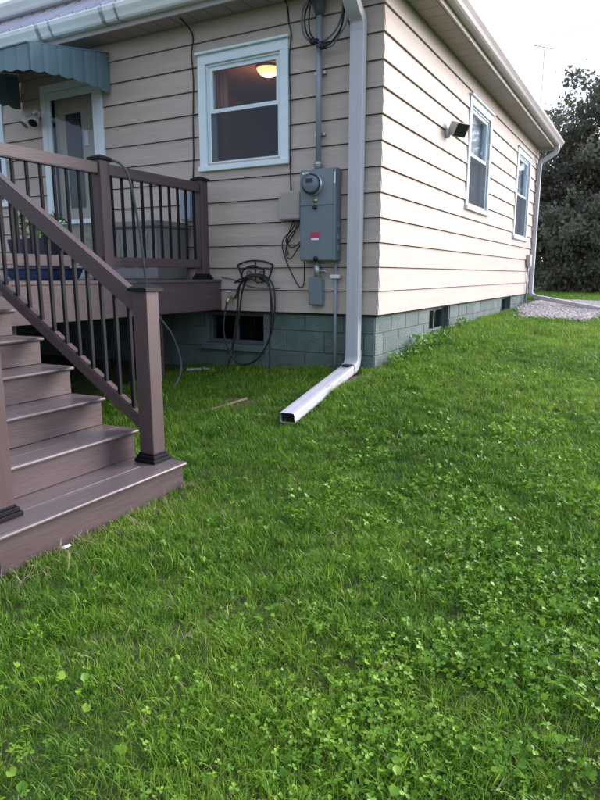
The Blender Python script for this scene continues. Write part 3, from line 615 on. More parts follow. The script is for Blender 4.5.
# hose draped over deck rail
dh = [(-1.80, -1.5, 1.05), (-1.78, -1.45, 1.19), (-1.70, -1.40, 1.235), (-1.62, -1.37, 1.19), (-1.60, -1.33, 1.10), (-1.60, -1.28, .905), (-1.60, -1.23, .633), (-1.60, -1.195, .308), (-1.60, -1.13, .12), (-1.60, -1.04, -.018), (-1.60, -.89, -.18), (-1.60, -.79, -.40), (-1.60, -.80, -.55), (-1.60, -.90, g1(-1.6, -.9)+.02), (-1.5, -1.1, g1(-1.5, -1.1)+.012)]
tag(MB().tube(spline(dh, 8), .011, 8).build('draped_hose', 'ghose'), 'grey hose draped over the deck rail down to the grass', 'hose')

# ------------------------------------------------------------------ deck
DX = -1.69; DZ = .305; DY = -3.9; DW = -6.6
deck = thing('deck', 'raised brown composite deck with black balusters against the house', 'deck', (-4, -2, -.6))
bm_ = MB().box(DW, 0, DZ-.025, DX-.0, .138, DZ).mesh('deck_board', 'deck_x', .003)
k = 0; y = DY+.02
while y < -.19: link('deck_board', bm_, deck, Matrix.Translation((0, y, 0))); y += .144
MB().box(DX, DY, DZ-.30, DX+.022, -.03, DZ-.027).build('fascia_board', 'deck_y', deck, .003, label='deck rim board')
MB().box(DX-.02, DY, DZ-.026, DX+.034, -.03, DZ+.001).build('edge_board', 'deck_y', deck, .005)
MB().box(DW, DY-.022, DZ-.30, DX+.022, DY, DZ-.027).build('fascia_board', 'deck_x', deck, .003)
for x in np.arange(DW+.1, DX-.2, .41): MB().box(x, DY+.02, DZ-.26, x+.04, -.05, DZ-.027).build('joist', 'deck_y', deck)
for x, y in ((-2.0, -.7), (-2.0, -2.3), (-4.2, -.7), (-4.2, -2.3)): MB().box(x-.07, y-.07, -1.1, x+.07, y+.07, DZ-.261).build('support_post', 'deck_z', deck)
for x in np.arange(DW, DX-.1, .144): MB().box(x, DY-.001, -1.3, x+.138, DY+.015, DZ-.301).build('shade_skirt_board', 'deck_z', deck)  # both skirt rows are added out of view to darken the space under the deck
for y in np.arange(DY+.03, -.15, .144): MB().box(DW, y, -1.3, DW+.016, y+.138, DZ-.301).build('shade_skirt_board', 'deck_z', deck)
def post(par, x, y, z0, z1, s=.102):
    h = s/2; p = MB().box(x-h, y-h, z0, x+h, y+h, z1).build('post', 'deck_z', par, .004)
    c = MB(); t = h+.018; c.box(x-t, y-t, z1, x+t, y+t, z1+.018); c.hexa([(x-t, y-t, z1+.018), (x+t, y-t, z1+.018), (x+t, y+t, z1+.018), (x-t, y+t, z1+.018), (x-t*.35, y-t*.35, z1+.04), (x+t*.35, y-t*.35, z1+.04), (x+t*.35, y+t*.35, z1+.04), (x-t*.35, y+t*.35, z1+.04)]); c.build('post_cap', 'black', p)
    k = MB(); t = h+.024; k.box(x-t, y-t, z0, x+t, y+t, z0+.022); t = h+.014; k.box(x-t, y-t, z0+.0221, x+t, y+t, z0+.042); t = h+.005; k.box(x-t, y-t, z0+.0421, x+t, y+t, z0+.055); k.build('post_skirt', 'black', p, .003)
    return p
RX = -1.765
for y in (-.20, -1.475, -2.62): post(deck, RX, y, DZ+.001, 1.232)
def rails(y0, y1):
    MB().box(RX-.033, y0, 1.125, RX+.033, y1, 1.212).build('top_rail', 'deck_y', deck, .006)
    MB().box(RX-.025, y0, .415, RX+.025, y1, .495).build('bottom_rail', 'deck_y', deck, .006)
    n = int(round((y1-y0)/.118)); st = (y1-y0)/n
    for k in range(n):
        link('baluster', bal, deck, Matrix.Translation((RX, y0+st*(k+.5), 0)))
bal = MB().box(-.0095, -.0095, .49, .0095, .0095, 1.13).mesh('baluster', 'black')
rails(-1.424, -.251); rails(-2.569, -1.526)
# far side deck railing by the wall side (west) and near side are out of view

# ------------------------------------------------------------------ stairs
st = thing('staircase', 'brown composite stairs with railing leading down from the deck to the lawn', 'stairs', (-.9, -3.1, -.88))
YS0, YS1 = -3.70, -2.585; RUN = .253; RIS = .169
noses = [(-.13, -.710)]+[(-.44-RUN*i, -.710+RIS*(i+1)) for i in range(5)]
for i, (nx, tz) in enumerate(noses):
    y0, y1 = (YS0-.05, -2.53) if i == 0 else (YS0, YS1)
    dep = .345 if i == 0 else RUN+.03
    hw = dep/2
    # border nosing and inner board, both run along y with rounded nose
    pr = [(nx-hw, tz), (nx-hw, tz-.025), (nx-.012, tz-.025), (nx-.002, tz-.018), (nx, tz-.010), (nx-.004, tz-.003), (nx-.014, tz)]
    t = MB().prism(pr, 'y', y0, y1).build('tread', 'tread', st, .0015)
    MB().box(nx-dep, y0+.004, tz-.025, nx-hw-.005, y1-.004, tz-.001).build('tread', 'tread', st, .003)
    rx = nx-.028
    zb = (g1(-.15, -3.1)-.20) if i == 0 else noses[i-1][1]+.001
    MB().box(rx-.02, y0+.012, zb, rx, y1-.012, tz-.026).build('riser', 'deck_y', st, .002)
    if i == 0: MB().box(nx-dep+.02, y1-.034, zb, rx-.021, y1-.012, tz-.026).build('end_board', 'deck_x', st)
MB().box(DX+.023, YS0, noses[-1][1]+.001, DX+.035, YS1, DZ-.03).build('riser', 'deck_y', st)
for y in (YS0+.06, -3.1, YS1-.10):
    b = MB(); pts = [(-.19, -1.15), (-.19, -.737)]
    for i in range(1, 6): nx, tz = noses[i]; pts += [(nx-.05, noses[i-1][1]-.027), (nx-.05, tz-.027)]
    pts += [(DX+.024, noses[-1][1]-.027), (DX+.024, -.10), (-.75, -1.15)]
    b.prism(pts, 'y', y-.02, y+.02); b.build('stringer', 'deck_x', st)
PX, PY = -.325, -2.602
post(st, PX, PY, -.709, .262, .102); post(st, PX, -3.61, -.709, .262, .102)
sl_ = RIS/RUN
for yy in (PY, -3.61):
    x0, x1 = PX-.052, DX+.0
    ztop = .245; zt = lambda x, z: z+(x0-x)*sl_
    t = MB().bar((x0+.012, yy, ztop-.062), (x1, yy, zt(x1, ztop-.062)-.008), .064, .095).build('top_rail', 'deck_x', st, .006)
    MB().bar((x0+.012, yy, -.505), (x1+.05, yy, zt(x1+.05, -.505)), .050, .068).build('bottom_rail', 'deck_x', st, .005)
    n = 12; 
    for k in range(n):
        x = x0-.075-k*.104; dzv = (x0-x)*sl_
        if k == 0: sbal = MB().box(-.0095, -.0095, -.475, .0095, .0095, .155).mesh('baluster', 'black')
        link('baluster', sbal, st, Matrix.Translation((x, yy, dzv)))
        if k == 0: sft = MB().hexa([(-.036, -.024, -.475+.024+.004), (.036, -.024, -.475-.024+.004), (.036, .024, -.475-.024+.004), (-.036, .024, -.475+.024+.004), (-.036, -.018, -.475+.024+.028), (.036, -.018, -.475-.024+.028), (.036, .018, -.475-.024+.028), (-.036, .018, -.475+.024+.028)]).mesh('rail_spacer', 'deck_x')
        link('rail_spacer', sft, st, Matrix.Translation((x-.052, yy, dzv+.052*sl_)))

# ------------------------------------------------------------------ awning and things on the deck
aw = thing('awning', 'blue grey ribbed metal awning with scalloped edge over the door', 'awning', (-3.7, -.5, 2.3))
AX0, AX1 = -4.45, -3.02; AF = -1.03; ztw = 2.60; ztf = 2.415
def valance(pf, n, u0, u1, top, bot, nm):
    """ribbed strip of separate panels; pf(u, out, z) -> point"""
    for k in range(n):
        a, c = u0+(u1-u0)*k/n, u0+(u1-u0)*(k+1)/n; g = (c-a)*.004
        V = []; m_ = 4
        for j in range(m_+1):
            u = a+g+(c-a-2*g)*j/m_; t_, b_ = top(u), bot(u)-.022*math.sin(math.pi*j/m_); ou = .007*(j in (0, m_))*-1
            V += [pf(u, ou, t_), pf(u, ou, b_)]
        nv = len(V); V2 = []
        for j in range(m_+1):
            u = a+g+(c-a-2*g)*j/m_; t_, b_ = top(u), bot(u)-.022*math.sin(math.pi*j/m_); ou = -.005-.007*(j in (0, m_))
            V2 += [pf(u, ou, t_), pf(u, ou, b_)]
        F_ = [(2*j, 2*j+1, 2*j+3, 2*j+2) for j in range(m_)]+[(nv+2*j+2, nv+2*j+3, nv+2*j+1, nv+2*j) for j in range(m_)]
        F_ += [(2*j+1, nv+2*j+1, nv+2*j+3, 2*j+3) for j in range(m_)]+[(2*j+2, nv+2*j+2, nv+2*j, 2*j) for j in range(m_)]
        MB().add(V+V2, F_).build(nm, 'awning', aw)
arch = lambda u, u0, u1: math.sin(math.pi*(u-u0)/(u1-u0))
valance(lambda u, o, z: (AX1+o, u, z), 6, AF, -.03, lambda u: ztf+(ztw-ztf)*(u-AF)/(-AF), lambda u: 2.195+.05*arch(u, AF, 0.25), 'side_panel')
valance(lambda u, o, z: (AX0-o, u, z), 6, AF, -.03, lambda u: ztf+(ztw-ztf)*(u-AF)/(-AF), lambda u: 2.195+.05*arch(u, AF, 0.25), 'side_panel')
valance(lambda u, o, z: (u, AF-o, z), 8, AX0, AX1, lambda u: ztf, lambda u: 2.195+.06*arch(u, AX0, AX1), 'front_panel')
for k in range(8):
    a = AX0+(AX1-AX0)*k/8; c = AX0+(AX1-AX0)*(k+1)/8; 
    MB().hexa([(a+.006, AF-.01, ztf), (c-.006, AF-.01, ztf), (c-.006, -.03, ztw), (a+.006, -.03, ztw), (a+.006, AF-.01, ztf+.012), (c-.006, AF-.01, ztf+.012), (c-.006, -.03, ztw+.012), (a+.006, -.03, ztw+.012)]).build('roof_panel', 'awning', aw)
for x in (AX0+.02, AX1-.02): MB().bar((x, AF+.02, ztf-.02), (x, -.04, ztw-.02), .02, .02).build('frame_bar', 'galv', aw)
pl = thing('porch_light', 'twin head porch floodlight on the wall beside the door', 'porch light', (-4.2, -.05, 2.1))
b = MB(); b.lathe([(.055, 0), (.055, .03), (.02, .035), (0, .035)], (-4.17, -.026, 2.14), 'y', 16); b.build('base', 'white', pl)
for dx_ in (-.07, .07):
    b = MB(); p0 = Vector((-4.17+dx_*.4, -.06, 2.13)); d = Vector((dx_*4, -.6, -.7)).normalized(); b.tube([p0, p0+d*.05, p0+d*.07, p0+d*.16], [.02, .022, .045, .055], 14); b.build('lamp_head', 'white', pl)
    b = MB(); q = p0+d*.158; b.tube([q, q+d*.006], .05, 14); b.build('lens', 'lens', pl)
# storage bench
sbn = thing('storage_bench', 'grey resin storage bench on the deck behind the balusters', 'bench', (-2.4, -.33, DZ))
MB().box(-2.78, -.52, DZ+.002, -2.05, -.08, .80).build('body', 'boxgrey', sbn, .01); MB().box(-2.81, -.55, .801, -2.02, -.05, .86).build('lid', 'boxgrey', sbn, .012)
for x in (-2.6, -2.42, -2.24): MB().box(x-.07, -.527, .42, x+.07, -.5205, .74).build('panel', 'boxgrey', sbn, .004)
# outlet box
eb = thing('outlet_box', 'pale blue grey outlet box on the wall behind the rail post', 'outlet box', (-2.04, -.03, .9))
MB().box(-2.11, -.09, .88, -1.965, -.027, 1.19).build('case', 'conduit', eb, .006); MB().box(-2.10, -.098, .90, -1.975, -.0905, 1.17).build('lid', 'conduit', eb, .004)
# planter with flowers
def plant(root, c, n, h, r, m='weed', s=.05):
    b = MB()
    for k in range(n):
        a = random.random()*6.28; t = random.random()**.6; base = Vector(c)+Vector((math.cos(a)*r*t, math.sin(a)*r*t*.6, h*(.15+.85*random.random())))
        d = Vector((random.gauss(0, 1), random.gauss(0, 1), random.gauss(.2, .7))).normalized(); u = d.orthogonal().normalized(); v = d.cross(u); z = s*(.6+.8*random.random())
        b.add([base, base+d*z*.5+u*z*.3, base+d*z, base+d*z*.5-u*z*.3], [(0, 1, 2, 3)])
    return b.build('leaves', m, root)
pt = thing('planter', 'dark blue planter tub with leafy flowers beside the door', 'planter', (-3.6, -.6, DZ))
b = MB(); b.hexa([(-3.86, -.72, DZ+.002), (-3.36, -.72, DZ+.002), (-3.36, -.46, DZ+.002), (-3.86, -.46, DZ+.002), (-3.92, -.76, .72), (-3.30, -.76, .72), (-3.30, -.42, .72), (-3.92, -.42, .72)]); b.build('tub', 'planter', pt, .008)
plant(pt, (-3.6, -.59, .70), 260, .28, .36)
b = MB()
for k in range(16):
    c = Vector((-3.6+random.uniform(-.3, .3), -.62+random.uniform(-.1, .1), .82+random.random()*.18)); b.lathe([(0, .012), (.02, .008), (.024, 0), (0, -.006)], c, 'z', 7)
b.build('blossom', 'white', pt)
pt2 = thing('potted_plant', 'leafy green plant in a pot at the deck edge near the stairs', 'plant', (-4.3, -.9, DZ))
b = MB(); b.lathe([(0, .002), (.11, .002), (.15, .24), (.135, .245), (.13, .22), (0, .2)], (-4.3, -.9, DZ), 'z', 18); b.build('pot', 'planter', pt2); plant(pt2, (-4.3, -.9, .5), 220, .5, .25)
# blue tote under the edge
tt = thing('blue_tote', 'low dark blue plastic tray on the deck boards', 'tray', (-2.9, -1.2, DZ))
b = MB(); b.hexa([(-3.2, -1.3, DZ+.002), (-2.6, -1.3, DZ+.002), (-2.6, -1.0, DZ+.002), (-3.2, -1.0, DZ+.002), (-3.24, -1.33, .40), (-2.56, -1.33, .40), (-2.56, -.97, .40), (-3.24, -.97, .40)]); b.build('tub', 'blue', tt, .01); b = MB(); b.box(-3.26, -1.35, .40, -2.54, -.95, .415); b.build('rim', 'planter', tt, .004)

# ------------------------------------------------------------------ side wall fittings
fl = thing('wall_floodlight', 'grey wall floodlight with black lens beside the side window', 'floodlight', (.05, 1.9, 1.9))
b = MB(); b.lathe([(.05, 0), (.05, .03), (0, .032)], (.02, 1.86, 1.86), 'x', 14); b.tube([(.05, 1.86, 1.86), (.09, 1.88, 1.88)], .016, 8); b.build('mount', 'lampgrey', fl)
Mf = Matrix.Translation((.135, 1.90, 1.905)) @ Matrix.Rotation(R(-26), 4, 'Z') @ Matrix.Rotation(R(30), 4, 'Y')
b = MB(); hs_ = [(-.07, -.075, -.05), (.05, -.10, -.075), (.05, .10, -.075), (-.07, .075, -.05), (-.07, -.075, .05), (.05, -.10, .075), (.05, .10, .075), (-.07, .075, .05)]
b.hexa([Mf @ Vector(v) for v in hs_]); b.build('housing', 'lampgrey', fl, .004)
b = MB(); b.hexa([Mf @ Vector(v) for v in ((.0505, -.088, -.065), (.055, -.088, -.065), (.055, .088, -.065), (.0505, .088, -.065), (.0505, -.088, .065), (.055, -.088, .065), (.055, .088, .065), (.0505, .088, .065))]); b.build('lens', 'lens', fl)
ub = thing('side_utility_box', 'small grey box low on the far end of the side wall', 'utility box', (.06, 7.5, .5))
MB().box(.027, 7.36, .50, .10, 7.56, .72).build('case', 'lampgrey', ub, .006); MB().tube([(.05, 7.46, .50), (.05, 7.46, g1(.05, 7.46)-.02)], .014, 8).build('conduit', 'conduit', ub)

# ------------------------------------------------------------------ yard details
gr = MB()
ico = bmesh.new(); bmesh.ops.create_icosphere(ico, subdivisions=1, radius=1); iv = [v.co.copy() for v in ico.verts]; if_ = [[v.index for v in f.verts] for f in ico.faces]; ico.free()
def in_gravel(x, y): return x > .02 and y < 10.2 and y > max(4.6, 7.2-x*5) and x < 1.35+.10*(y-5)
for k in range(15000):
    x, y = random.uniform(.02, 2.0), random.uniform(4.4, 10.2)
    if not in_gravel(x+random.gauss(0, .06), y+random.gauss(0, .12)): continue
    s = random.uniform(.016, .042); Mr = Matrix.Rotation(random.random()*6, 4, 'Z') @ Matrix.Diagonal((s*random.uniform(.8, 1.4), s, s*.6, 1))
    gr.add([Mr @ v*1.0+Vector((x, y, g1(x, y)+s*.2+.018+random.random()*.022)) for v in iv], if_, True)
go = gr.build('gravel', 'rock'); go['kind'] = 'stuff'; go['label'] = 'bed of pinkish grey river stones at the far house corner'; go['category'] = 'gravel'
z = g1(-.78, -1.2)
tag(MB().tube([(-.95, -1.45, g1(-.95, -1.45)+.012), (-.8, -1.2, z+.022), (-.72, -1.02, g1(-.72, -1.02)+.03)], [.007, .011, .012], 7).build('stick', 'wood'), 'dry brown stick lying in the grass left of the outlet pipe', 'stick')
sk = thing('sprinkler_stake', 'small grey metal lawn sprinkler lying near the basement window', 'sprinkler', (-1.8, -.3, g1(-1.8, -.3)))
z = g1(-1.8, -.3); b = MB(); b.bar((-1.88, -.36, z+.035), (-1.70, -.22, z+.04), .03, .02); b.build('bar', 'galv', sk); b = MB(); b.tube([(-1.75, -.27, z+.03), (-1.72, -.3, z+.06), (-1.68, -.33, z+.055)], .012, 7); b.build('nozzle', 'galv', sk)
z = g1(-.09, -3.44)
lt = MB().hexa([(-.11, -3.47, z+.045), (-.075, -3.475, z+.05), (-.07, -3.44, z+.055), (-.105, -3.44, z+.04), (-.105, -3.465, z+.052), (-.08, -3.47, z+.058), (-.075, -3.445, z+.064), (-.10, -3.445, z+.05)]).build('paper_scrap', 'white'); tag(lt, 'tiny white scrap in the grass against the bottom step', 'litter')

# TV mast, power line
an = thing('tv_antenna', 'faint rooftop television antenna on a tall mast against the sky', 'antenna', (-4.3, 35, -.3))
MB().tube([(-4.3, 35, -.3), (-4.3, 35, 12.9)], .03, 6).build('mast', 'antm', an) if False else None
MT['antm'] = mat('aluminium_mast', (.55, .56, .58), .4, metal=.3)
MB().tube([(-4.35, 35, -.35), (-4.35, 35, 12.9)], .028, 6).build('mast', 'antm', an)
MB().tube([(-4.9, 35, 13.06), (-3.85, 34.6, 12.6)], .022, 6).build('boom', 'antm', an)
for k in range(6):
    t = k/5; c = Vector((-4.9, 35, 13.06)).lerp(Vector((-3.85, 34.6, 12.6)), t); MB().tube([c+Vector((-.16, -.45+.05*k, 0)), c+Vector((.16, .45-.05*k, 0))], .012, 5).build('element', 'antm', an)
tag(MB().tube(spline([(-12, 34, 12.9), (-2.14, 30, 11.85), (10, 27, 13.2), (26, 22, 16)], 8), .009, 5).build('power_line', 'antm'), 'thin overhead power line crossing the bright sky', 'power line')

# ------------------------------------------------------------------ trees
def tree(x, y, h, r, nl, label, seed, low=.04):
    rd = random.Random(seed); z0 = g1(x, y)
    root = thing('tree', label, 'tree', (x, y, z0), 'dark trees beyond the house')
    t = MB(); tr = h*.022+.05
    path = [(x+rd.gauss(0, .04)*i, y+rd.gauss(0, .04)*i, z0-.1+h*.92*i/7) for i in range(8)]
    t.tube(path, [tr*(1-i/8.2) for i in range(8)], 9)
    tips = []
    for k in range(46):
        f = low+(.95-low)*k/46; a = rd.random()*6.28; i = min(int(f*7), 6); b0 = Vector(path[i]).lerp(Vector(path[i+1]), f*7-i)
        rr = r*(.25+1.0*math.sin(math.pi*min(1, .12+f*.86))**.7)*rd.uniform(.6, 1.2)
        e = b0+Vector((math.cos(a)*rr, math.sin(a)*rr, rr*rd.uniform(-.1, .45)))
        m_ = b0.lerp(e, .5)+Vector((0, 0, rr*.08)); t.tube([b0, m_, e], [tr*.32*(1-f*.6), tr*.2*(1-f*.6), .008], 5, False)
        for q in range(7): tips.append((b0.lerp(e, .3+.72*q/6)+Vector((rd.gauss(0, .22), rd.gauss(0, .22), rd.gauss(0, .2))), .28+rr*.10))
    t.build('trunk', 'bark', root)
    n = nl; rg = np.random.default_rng(seed); ids = rg.integers(0, len(tips), n); C = np.array([tuple(p_) for p_, _ in tips])[ids]; S = np.array([s for _, s in tips])[ids]
    P_ = C+rg.normal(0, 1, (n, 3))*S[:, None]*np.array([.36, .36, .28]); P_[:, 2] = np.maximum(P_[:, 2], z0+.05)
    d = rg.normal(0, 1, (n, 3)); d[:, 2] -= .2; d /= np.linalg.norm(d, axis=1)[:, None]; u = np.cross(d, rg.normal(0, 1, (n, 3))); u /= np.linalg.norm(u, axis=1)[:, None]
    L_ = rg.uniform(.08, .20, n)[:, None]; 
    V = np.stack([P_, P_+d*L_*.5+u*L_*.32, P_+d*L_, P_+d*L_*.5-u*L_*.32], 1).reshape(-1, 3)
    me = bpy.data.meshes.new('crown'); me.from_pydata(V.tolist(), [], np.arange(4*n).reshape(-1, 4).tolist()); me.materials.append(MT['foliage']); link('crown', me, root)
tree(-.9, 19.5, 6.2, 1.7, 20000, 'dark leafy tree nearest the far downspout', 11)
tree(1.2, 20.5, 8.4, 2.5, 30000, 'tallest dark tree at the right edge of the picture', 12)
tree(-3.4, 23, 6.0, 2.1, 16000, 'dark tree behind the house end, mostly hidden by the eave', 13)
tree(4.4, 22, 9.0, 2.8, 26000, 'dark tree beyond the right edge of the lawn', 14)
tree(-.2, 26, 6.6, 2.8, 20000, 'dark tree filling the gap behind the two nearest trees', 15)
tree(8.5, 24, 8.5, 2.8, 16000, 'farthest right dark tree along the lawn edge', 16)
tree(0.1, 17.6, 3.2, 1.3, 16000, 'low dark bushy tree at the foot of the trees', 17, .02)
tree(2.4, 18.2, 3.6, 1.5, 16000, 'low dark bushy tree right of the other low one', 18, .02)

# ------------------------------------------------------------------ grass, clover
def blades(n, spread, hmin, hmax, wid, lean, seed, seg=3):
    rd = random.Random(seed); V = []; F_ = []
    for k in range(n):
        a = rd.random()*6.28; r = spread*math.sqrt(rd.random()); bx_, by_ = r*math.cos(a), r*math.sin(a)
        h = rd.uniform(hmin, hmax); az = rd.random()*6.28; l0 = rd.random()*.35*lean; l1 = min(1.75, l0+rd.random()**.7*1.5*lean); w_ = wid*rd.uniform(.6, 1.25)
        p = Vector((bx_, by_, -.004)); sd_ = Vector((-math.sin(az), math.cos(az), 0)); tw = rd.uniform(-.6, .6); k0 = len(V)
        for j in range(seg+1):
            t = j/seg; ang = l0+(l1-l0)*t
            if j < seg:
                wj = w_*(1-.35*t)/2; s2 = sd_*math.cos(tw*t)+Vector((math.cos(az), math.sin(az), 0))*math.sin(tw*t)
                V += [p-s2*wj, p+s2*wj]
            else: V.append(p.copy())
            p = p+Vector((math.cos(az)*math.sin(ang), math.sin(az)*math.sin(ang), math.cos(ang)))*(h/seg)
        for j in range(seg-1): F_.append((k0+2*j, k0+2*j+1, k0+2*j+3, k0+2*j+2))
        F_.append((k0+2*seg-2, k0+2*seg-1, k0+2*seg))
    return V, F_
def proto(cname, name, V, F_, m):
    me = bpy.data.meshes.new(name); me.from_pydata([tuple(v) for v in V], [], F_); me.materials.append(MT[m]); me.polygons.foreach_set('use_smooth', [True]*len(F_))
    o = bpy.data.objects.new(name, me); c = bpy.data.collections.get(cname) or bpy.data.collections.new(cname); c.objects.link(o); return c
def scatter(name, pts, rotz, tilt, scl, coll, label):
    n = len(pts); me = bpy.data.meshes.new(name); me.vertices.add(n); me.vertices.foreach_set('co', np.asarray(pts, np.float32).ravel())
    rot = np.stack([tilt[:, 0], tilt[:, 1], rotz], 1).astype(np.float32)
    a = me.attributes.new('rot', 'FLOAT_VECTOR', 'POINT'); a.data.foreach_set('vector', rot.ravel())
    a = me.attributes.new('scl', 'FLOAT', 'POINT'); a.data.foreach_set('value', scl.astype(np.float32))
    o = link(name, me); o['kind'] = 'stuff'; o['label'] = label
    ng = bpy.data.node_groups.new(name+'_nodes', 'GeometryNodeTree'); ng.interface.new_socket('Geometry', in_out='INPUT', socket_type='NodeSocketGeometry'); ng.interface.new_socket('Geometry', in_out='OUTPUT', socket_type='NodeSocketGeometry')
    q = ng.nodes.new; gi = q('NodeGroupInput'); gout = q('NodeGroupOutput'); ip = q('GeometryNodeInstanceOnPoints'); ci = q('GeometryNodeCollectionInfo'); ci.inputs['Collection'].default_value = coll; ci.inputs['Separate Children'].default_value = True; ci.inputs['Reset Children'].default_value = True
    ip.inputs['Pick Instance'].default_value = True
    ra = q('GeometryNodeInputNamedAttribute'); ra.data_type = 'FLOAT_VECTOR'; ra.inputs[0].default_value = 'rot'; sa_ = q('GeometryNodeInputNamedAttribute'); sa_.data_type = 'FLOAT'; sa_.inputs[0].default_value = 'scl'
    rv = q('FunctionNodeRandomValue'); rv.data_type = 'INT'; rv.inputs[4].default_value = 0; rv.inputs[5].default_value = len(coll.objects)-1
    er = q('FunctionNodeEulerToRotation')
    L = ng.links.new; L(gi.outputs[0], ip.inputs['Points']); L(ci.outputs[0], ip.inputs['Instance']); L(rv.outputs[2], ip.inputs['Instance Index']); L(ra.outputs[0], er.inputs[0]); L(er.outputs[0], ip.inputs['Rotation']); L(sa_.outputs[0], ip.inputs['Scale']); L(ip.outputs[0], gout.inputs[0])
    md = o.modifiers.new('scatter', 'NODES'); md.node_group = ng
    return o
for i in range(6):
    V, F_ = blades(26, .06, .035, .085, .0040, 1.1+.15*i, 100+i, 3); cg = proto('grass_tufts', 'grass_tuft', V, F_, 'grass')
V, F_ = blades(18, .06, .05, .12, .0042, 1.9, 120, 4); proto('grass_tufts', 'grass_tuft', V, F_, 'grass')
V, F_ = blades(18, .07, .04, .09, .0048, 2.1, 121, 3); proto('grass_tufts', 'grass_tuft', V, F_, 'grass')
def leaf_disc(c, nrm, r, V, F_, az):
    nrm = nrm.normalized(); u = nrm.orthogonal().normalized(); v = nrm.cross(u); u, v = u*math.cos(az)+v*math.sin(az), v*math.cos(az)-u*math.sin(az)
    k0 = len(V); V.append(c-u*r*.55-nrm*r*.15); n = 9
    for k in range(n):
        a = math.pi*(-.88+1.76*k/(n-1)); rr = r*(1+.07*(-1)**k); V.append(c+u*math.cos(a)*rr*.92+v*math.sin(a)*rr+nrm*r*(.34*abs(math.sin(a))-.10*math.cos(a)))
    V.append(c+u*r*.25)
    for k in range(n-1): F_.append((k0, k0+1+k, k0+2+k) if k in (0, n-2) else (k0+n+1, k0+1+k, k0+2+k))
    F_.append((k0, k0+2, k0+n+1)); F_.append((k0, k0+n+1, k0+n-1))
def trifoil(c, nrm, r, V, F_, az):
    nrm = nrm.normalized(); u = nrm.orthogonal().normalized(); v = nrm.cross(u)
    for q in range(3):
        a = az+q*2.094; d = u*math.cos(a)+v*math.sin(a); e = nrm.cross(d); k0 = len(V)
        V.extend([c, c+d*r*.55+e*r*.42+nrm*r*.18, c+d*r*1.0+e*r*.25+nrm*r*.10, c+d*r*.98-nrm*r*.02, c+d*r*1.0-e*r*.25+nrm*r*.10, c+d*r*.55-e*r*.42+nrm*r*.18])
        F_.extend([(k0, k0+1, k0+2, k0+3), (k0, k0+3, k0+4, k0+5)])
def clover(seed, nl, r, h, tri):
    rd = random.Random(seed); V = []; F_ = []
    for k in range(nl):
        a = rd.random()*6.28; q = .075*math.sqrt(rd.random()); hh = h*rd.uniform(.3, 1.05); c = Vector((q*math.cos(a), q*math.sin(a), hh))
        nr = Vector((rd.gauss(0, .45), rd.gauss(0, .45), 1)); z = r*rd.uniform(.45, 1.2)
        (trifoil if tri else leaf_disc)(c, nr, z*(1.25 if tri else 1), V, F_, rd.random()*6.28)
        b0 = Vector((c.x*.4, c.y*.4, 0)); k0 = len(V); V += [b0+Vector((.0009, 0, 0)), b0-Vector((.0009, 0, 0)), c-Vector((.0009, 0, 0)), c+Vector((.0009, 0, 0))]; F_.append((k0, k0+1, k0+2, k0+3))
    return V, F_
for i in range(8): V, F_ = clover(200+i, 7+i % 4, .0105+.0016*(i % 3), .040+.005*i, i % 2); cc = proto('clover_plants', 'clover_plant', V, F_, 'clover')
V, F_ = blades(7, .06, .04, .10, .0032, 2.0, 300); cdry = proto('dry_tufts', 'dry_tuft', V, F_, 'straw')
def allowed(x, y):
    ok = ~((x < .0) & (y > -.005) & (y < 8))                     # house
    ok &= ~((x > -1.75) & (x < -.155) & (y > -3.76) & (y < -2.53))     # stairs
    ok &= ~((x < -2.1) & (x > -6.4) & (y < 0) & (y > -3.9))              # under deck
    ok &= ~((x > -.02) & (x < 1.4+.10*(y-5)) & (y > np.maximum(4.5, 7.1-x*5)) & (y < 10.2))  # gravel
    ok &= ~((((x+.75)/.22)**2+((y+1.05)/.16)**2 < .6) & (rng.random(len(x)) < .75))
    ok &= ~(((x+.10)/.12)**2+((y+.28)/.22)**2 < .7)
    return ok
def area(x0, x1, y0, y1, dens):
    n = int((x1-x0)*(y1-y0)*dens); x = rng.uniform(x0, x1, n); y = rng.uniform(y0, y1, n); k = allowed(x, y); return x[k], y[k]
def lumps(x, y, s, seed): return np.array([mnoise.noise(Vector((a*s, b*s, seed))) for a, b in zip(x, y)])
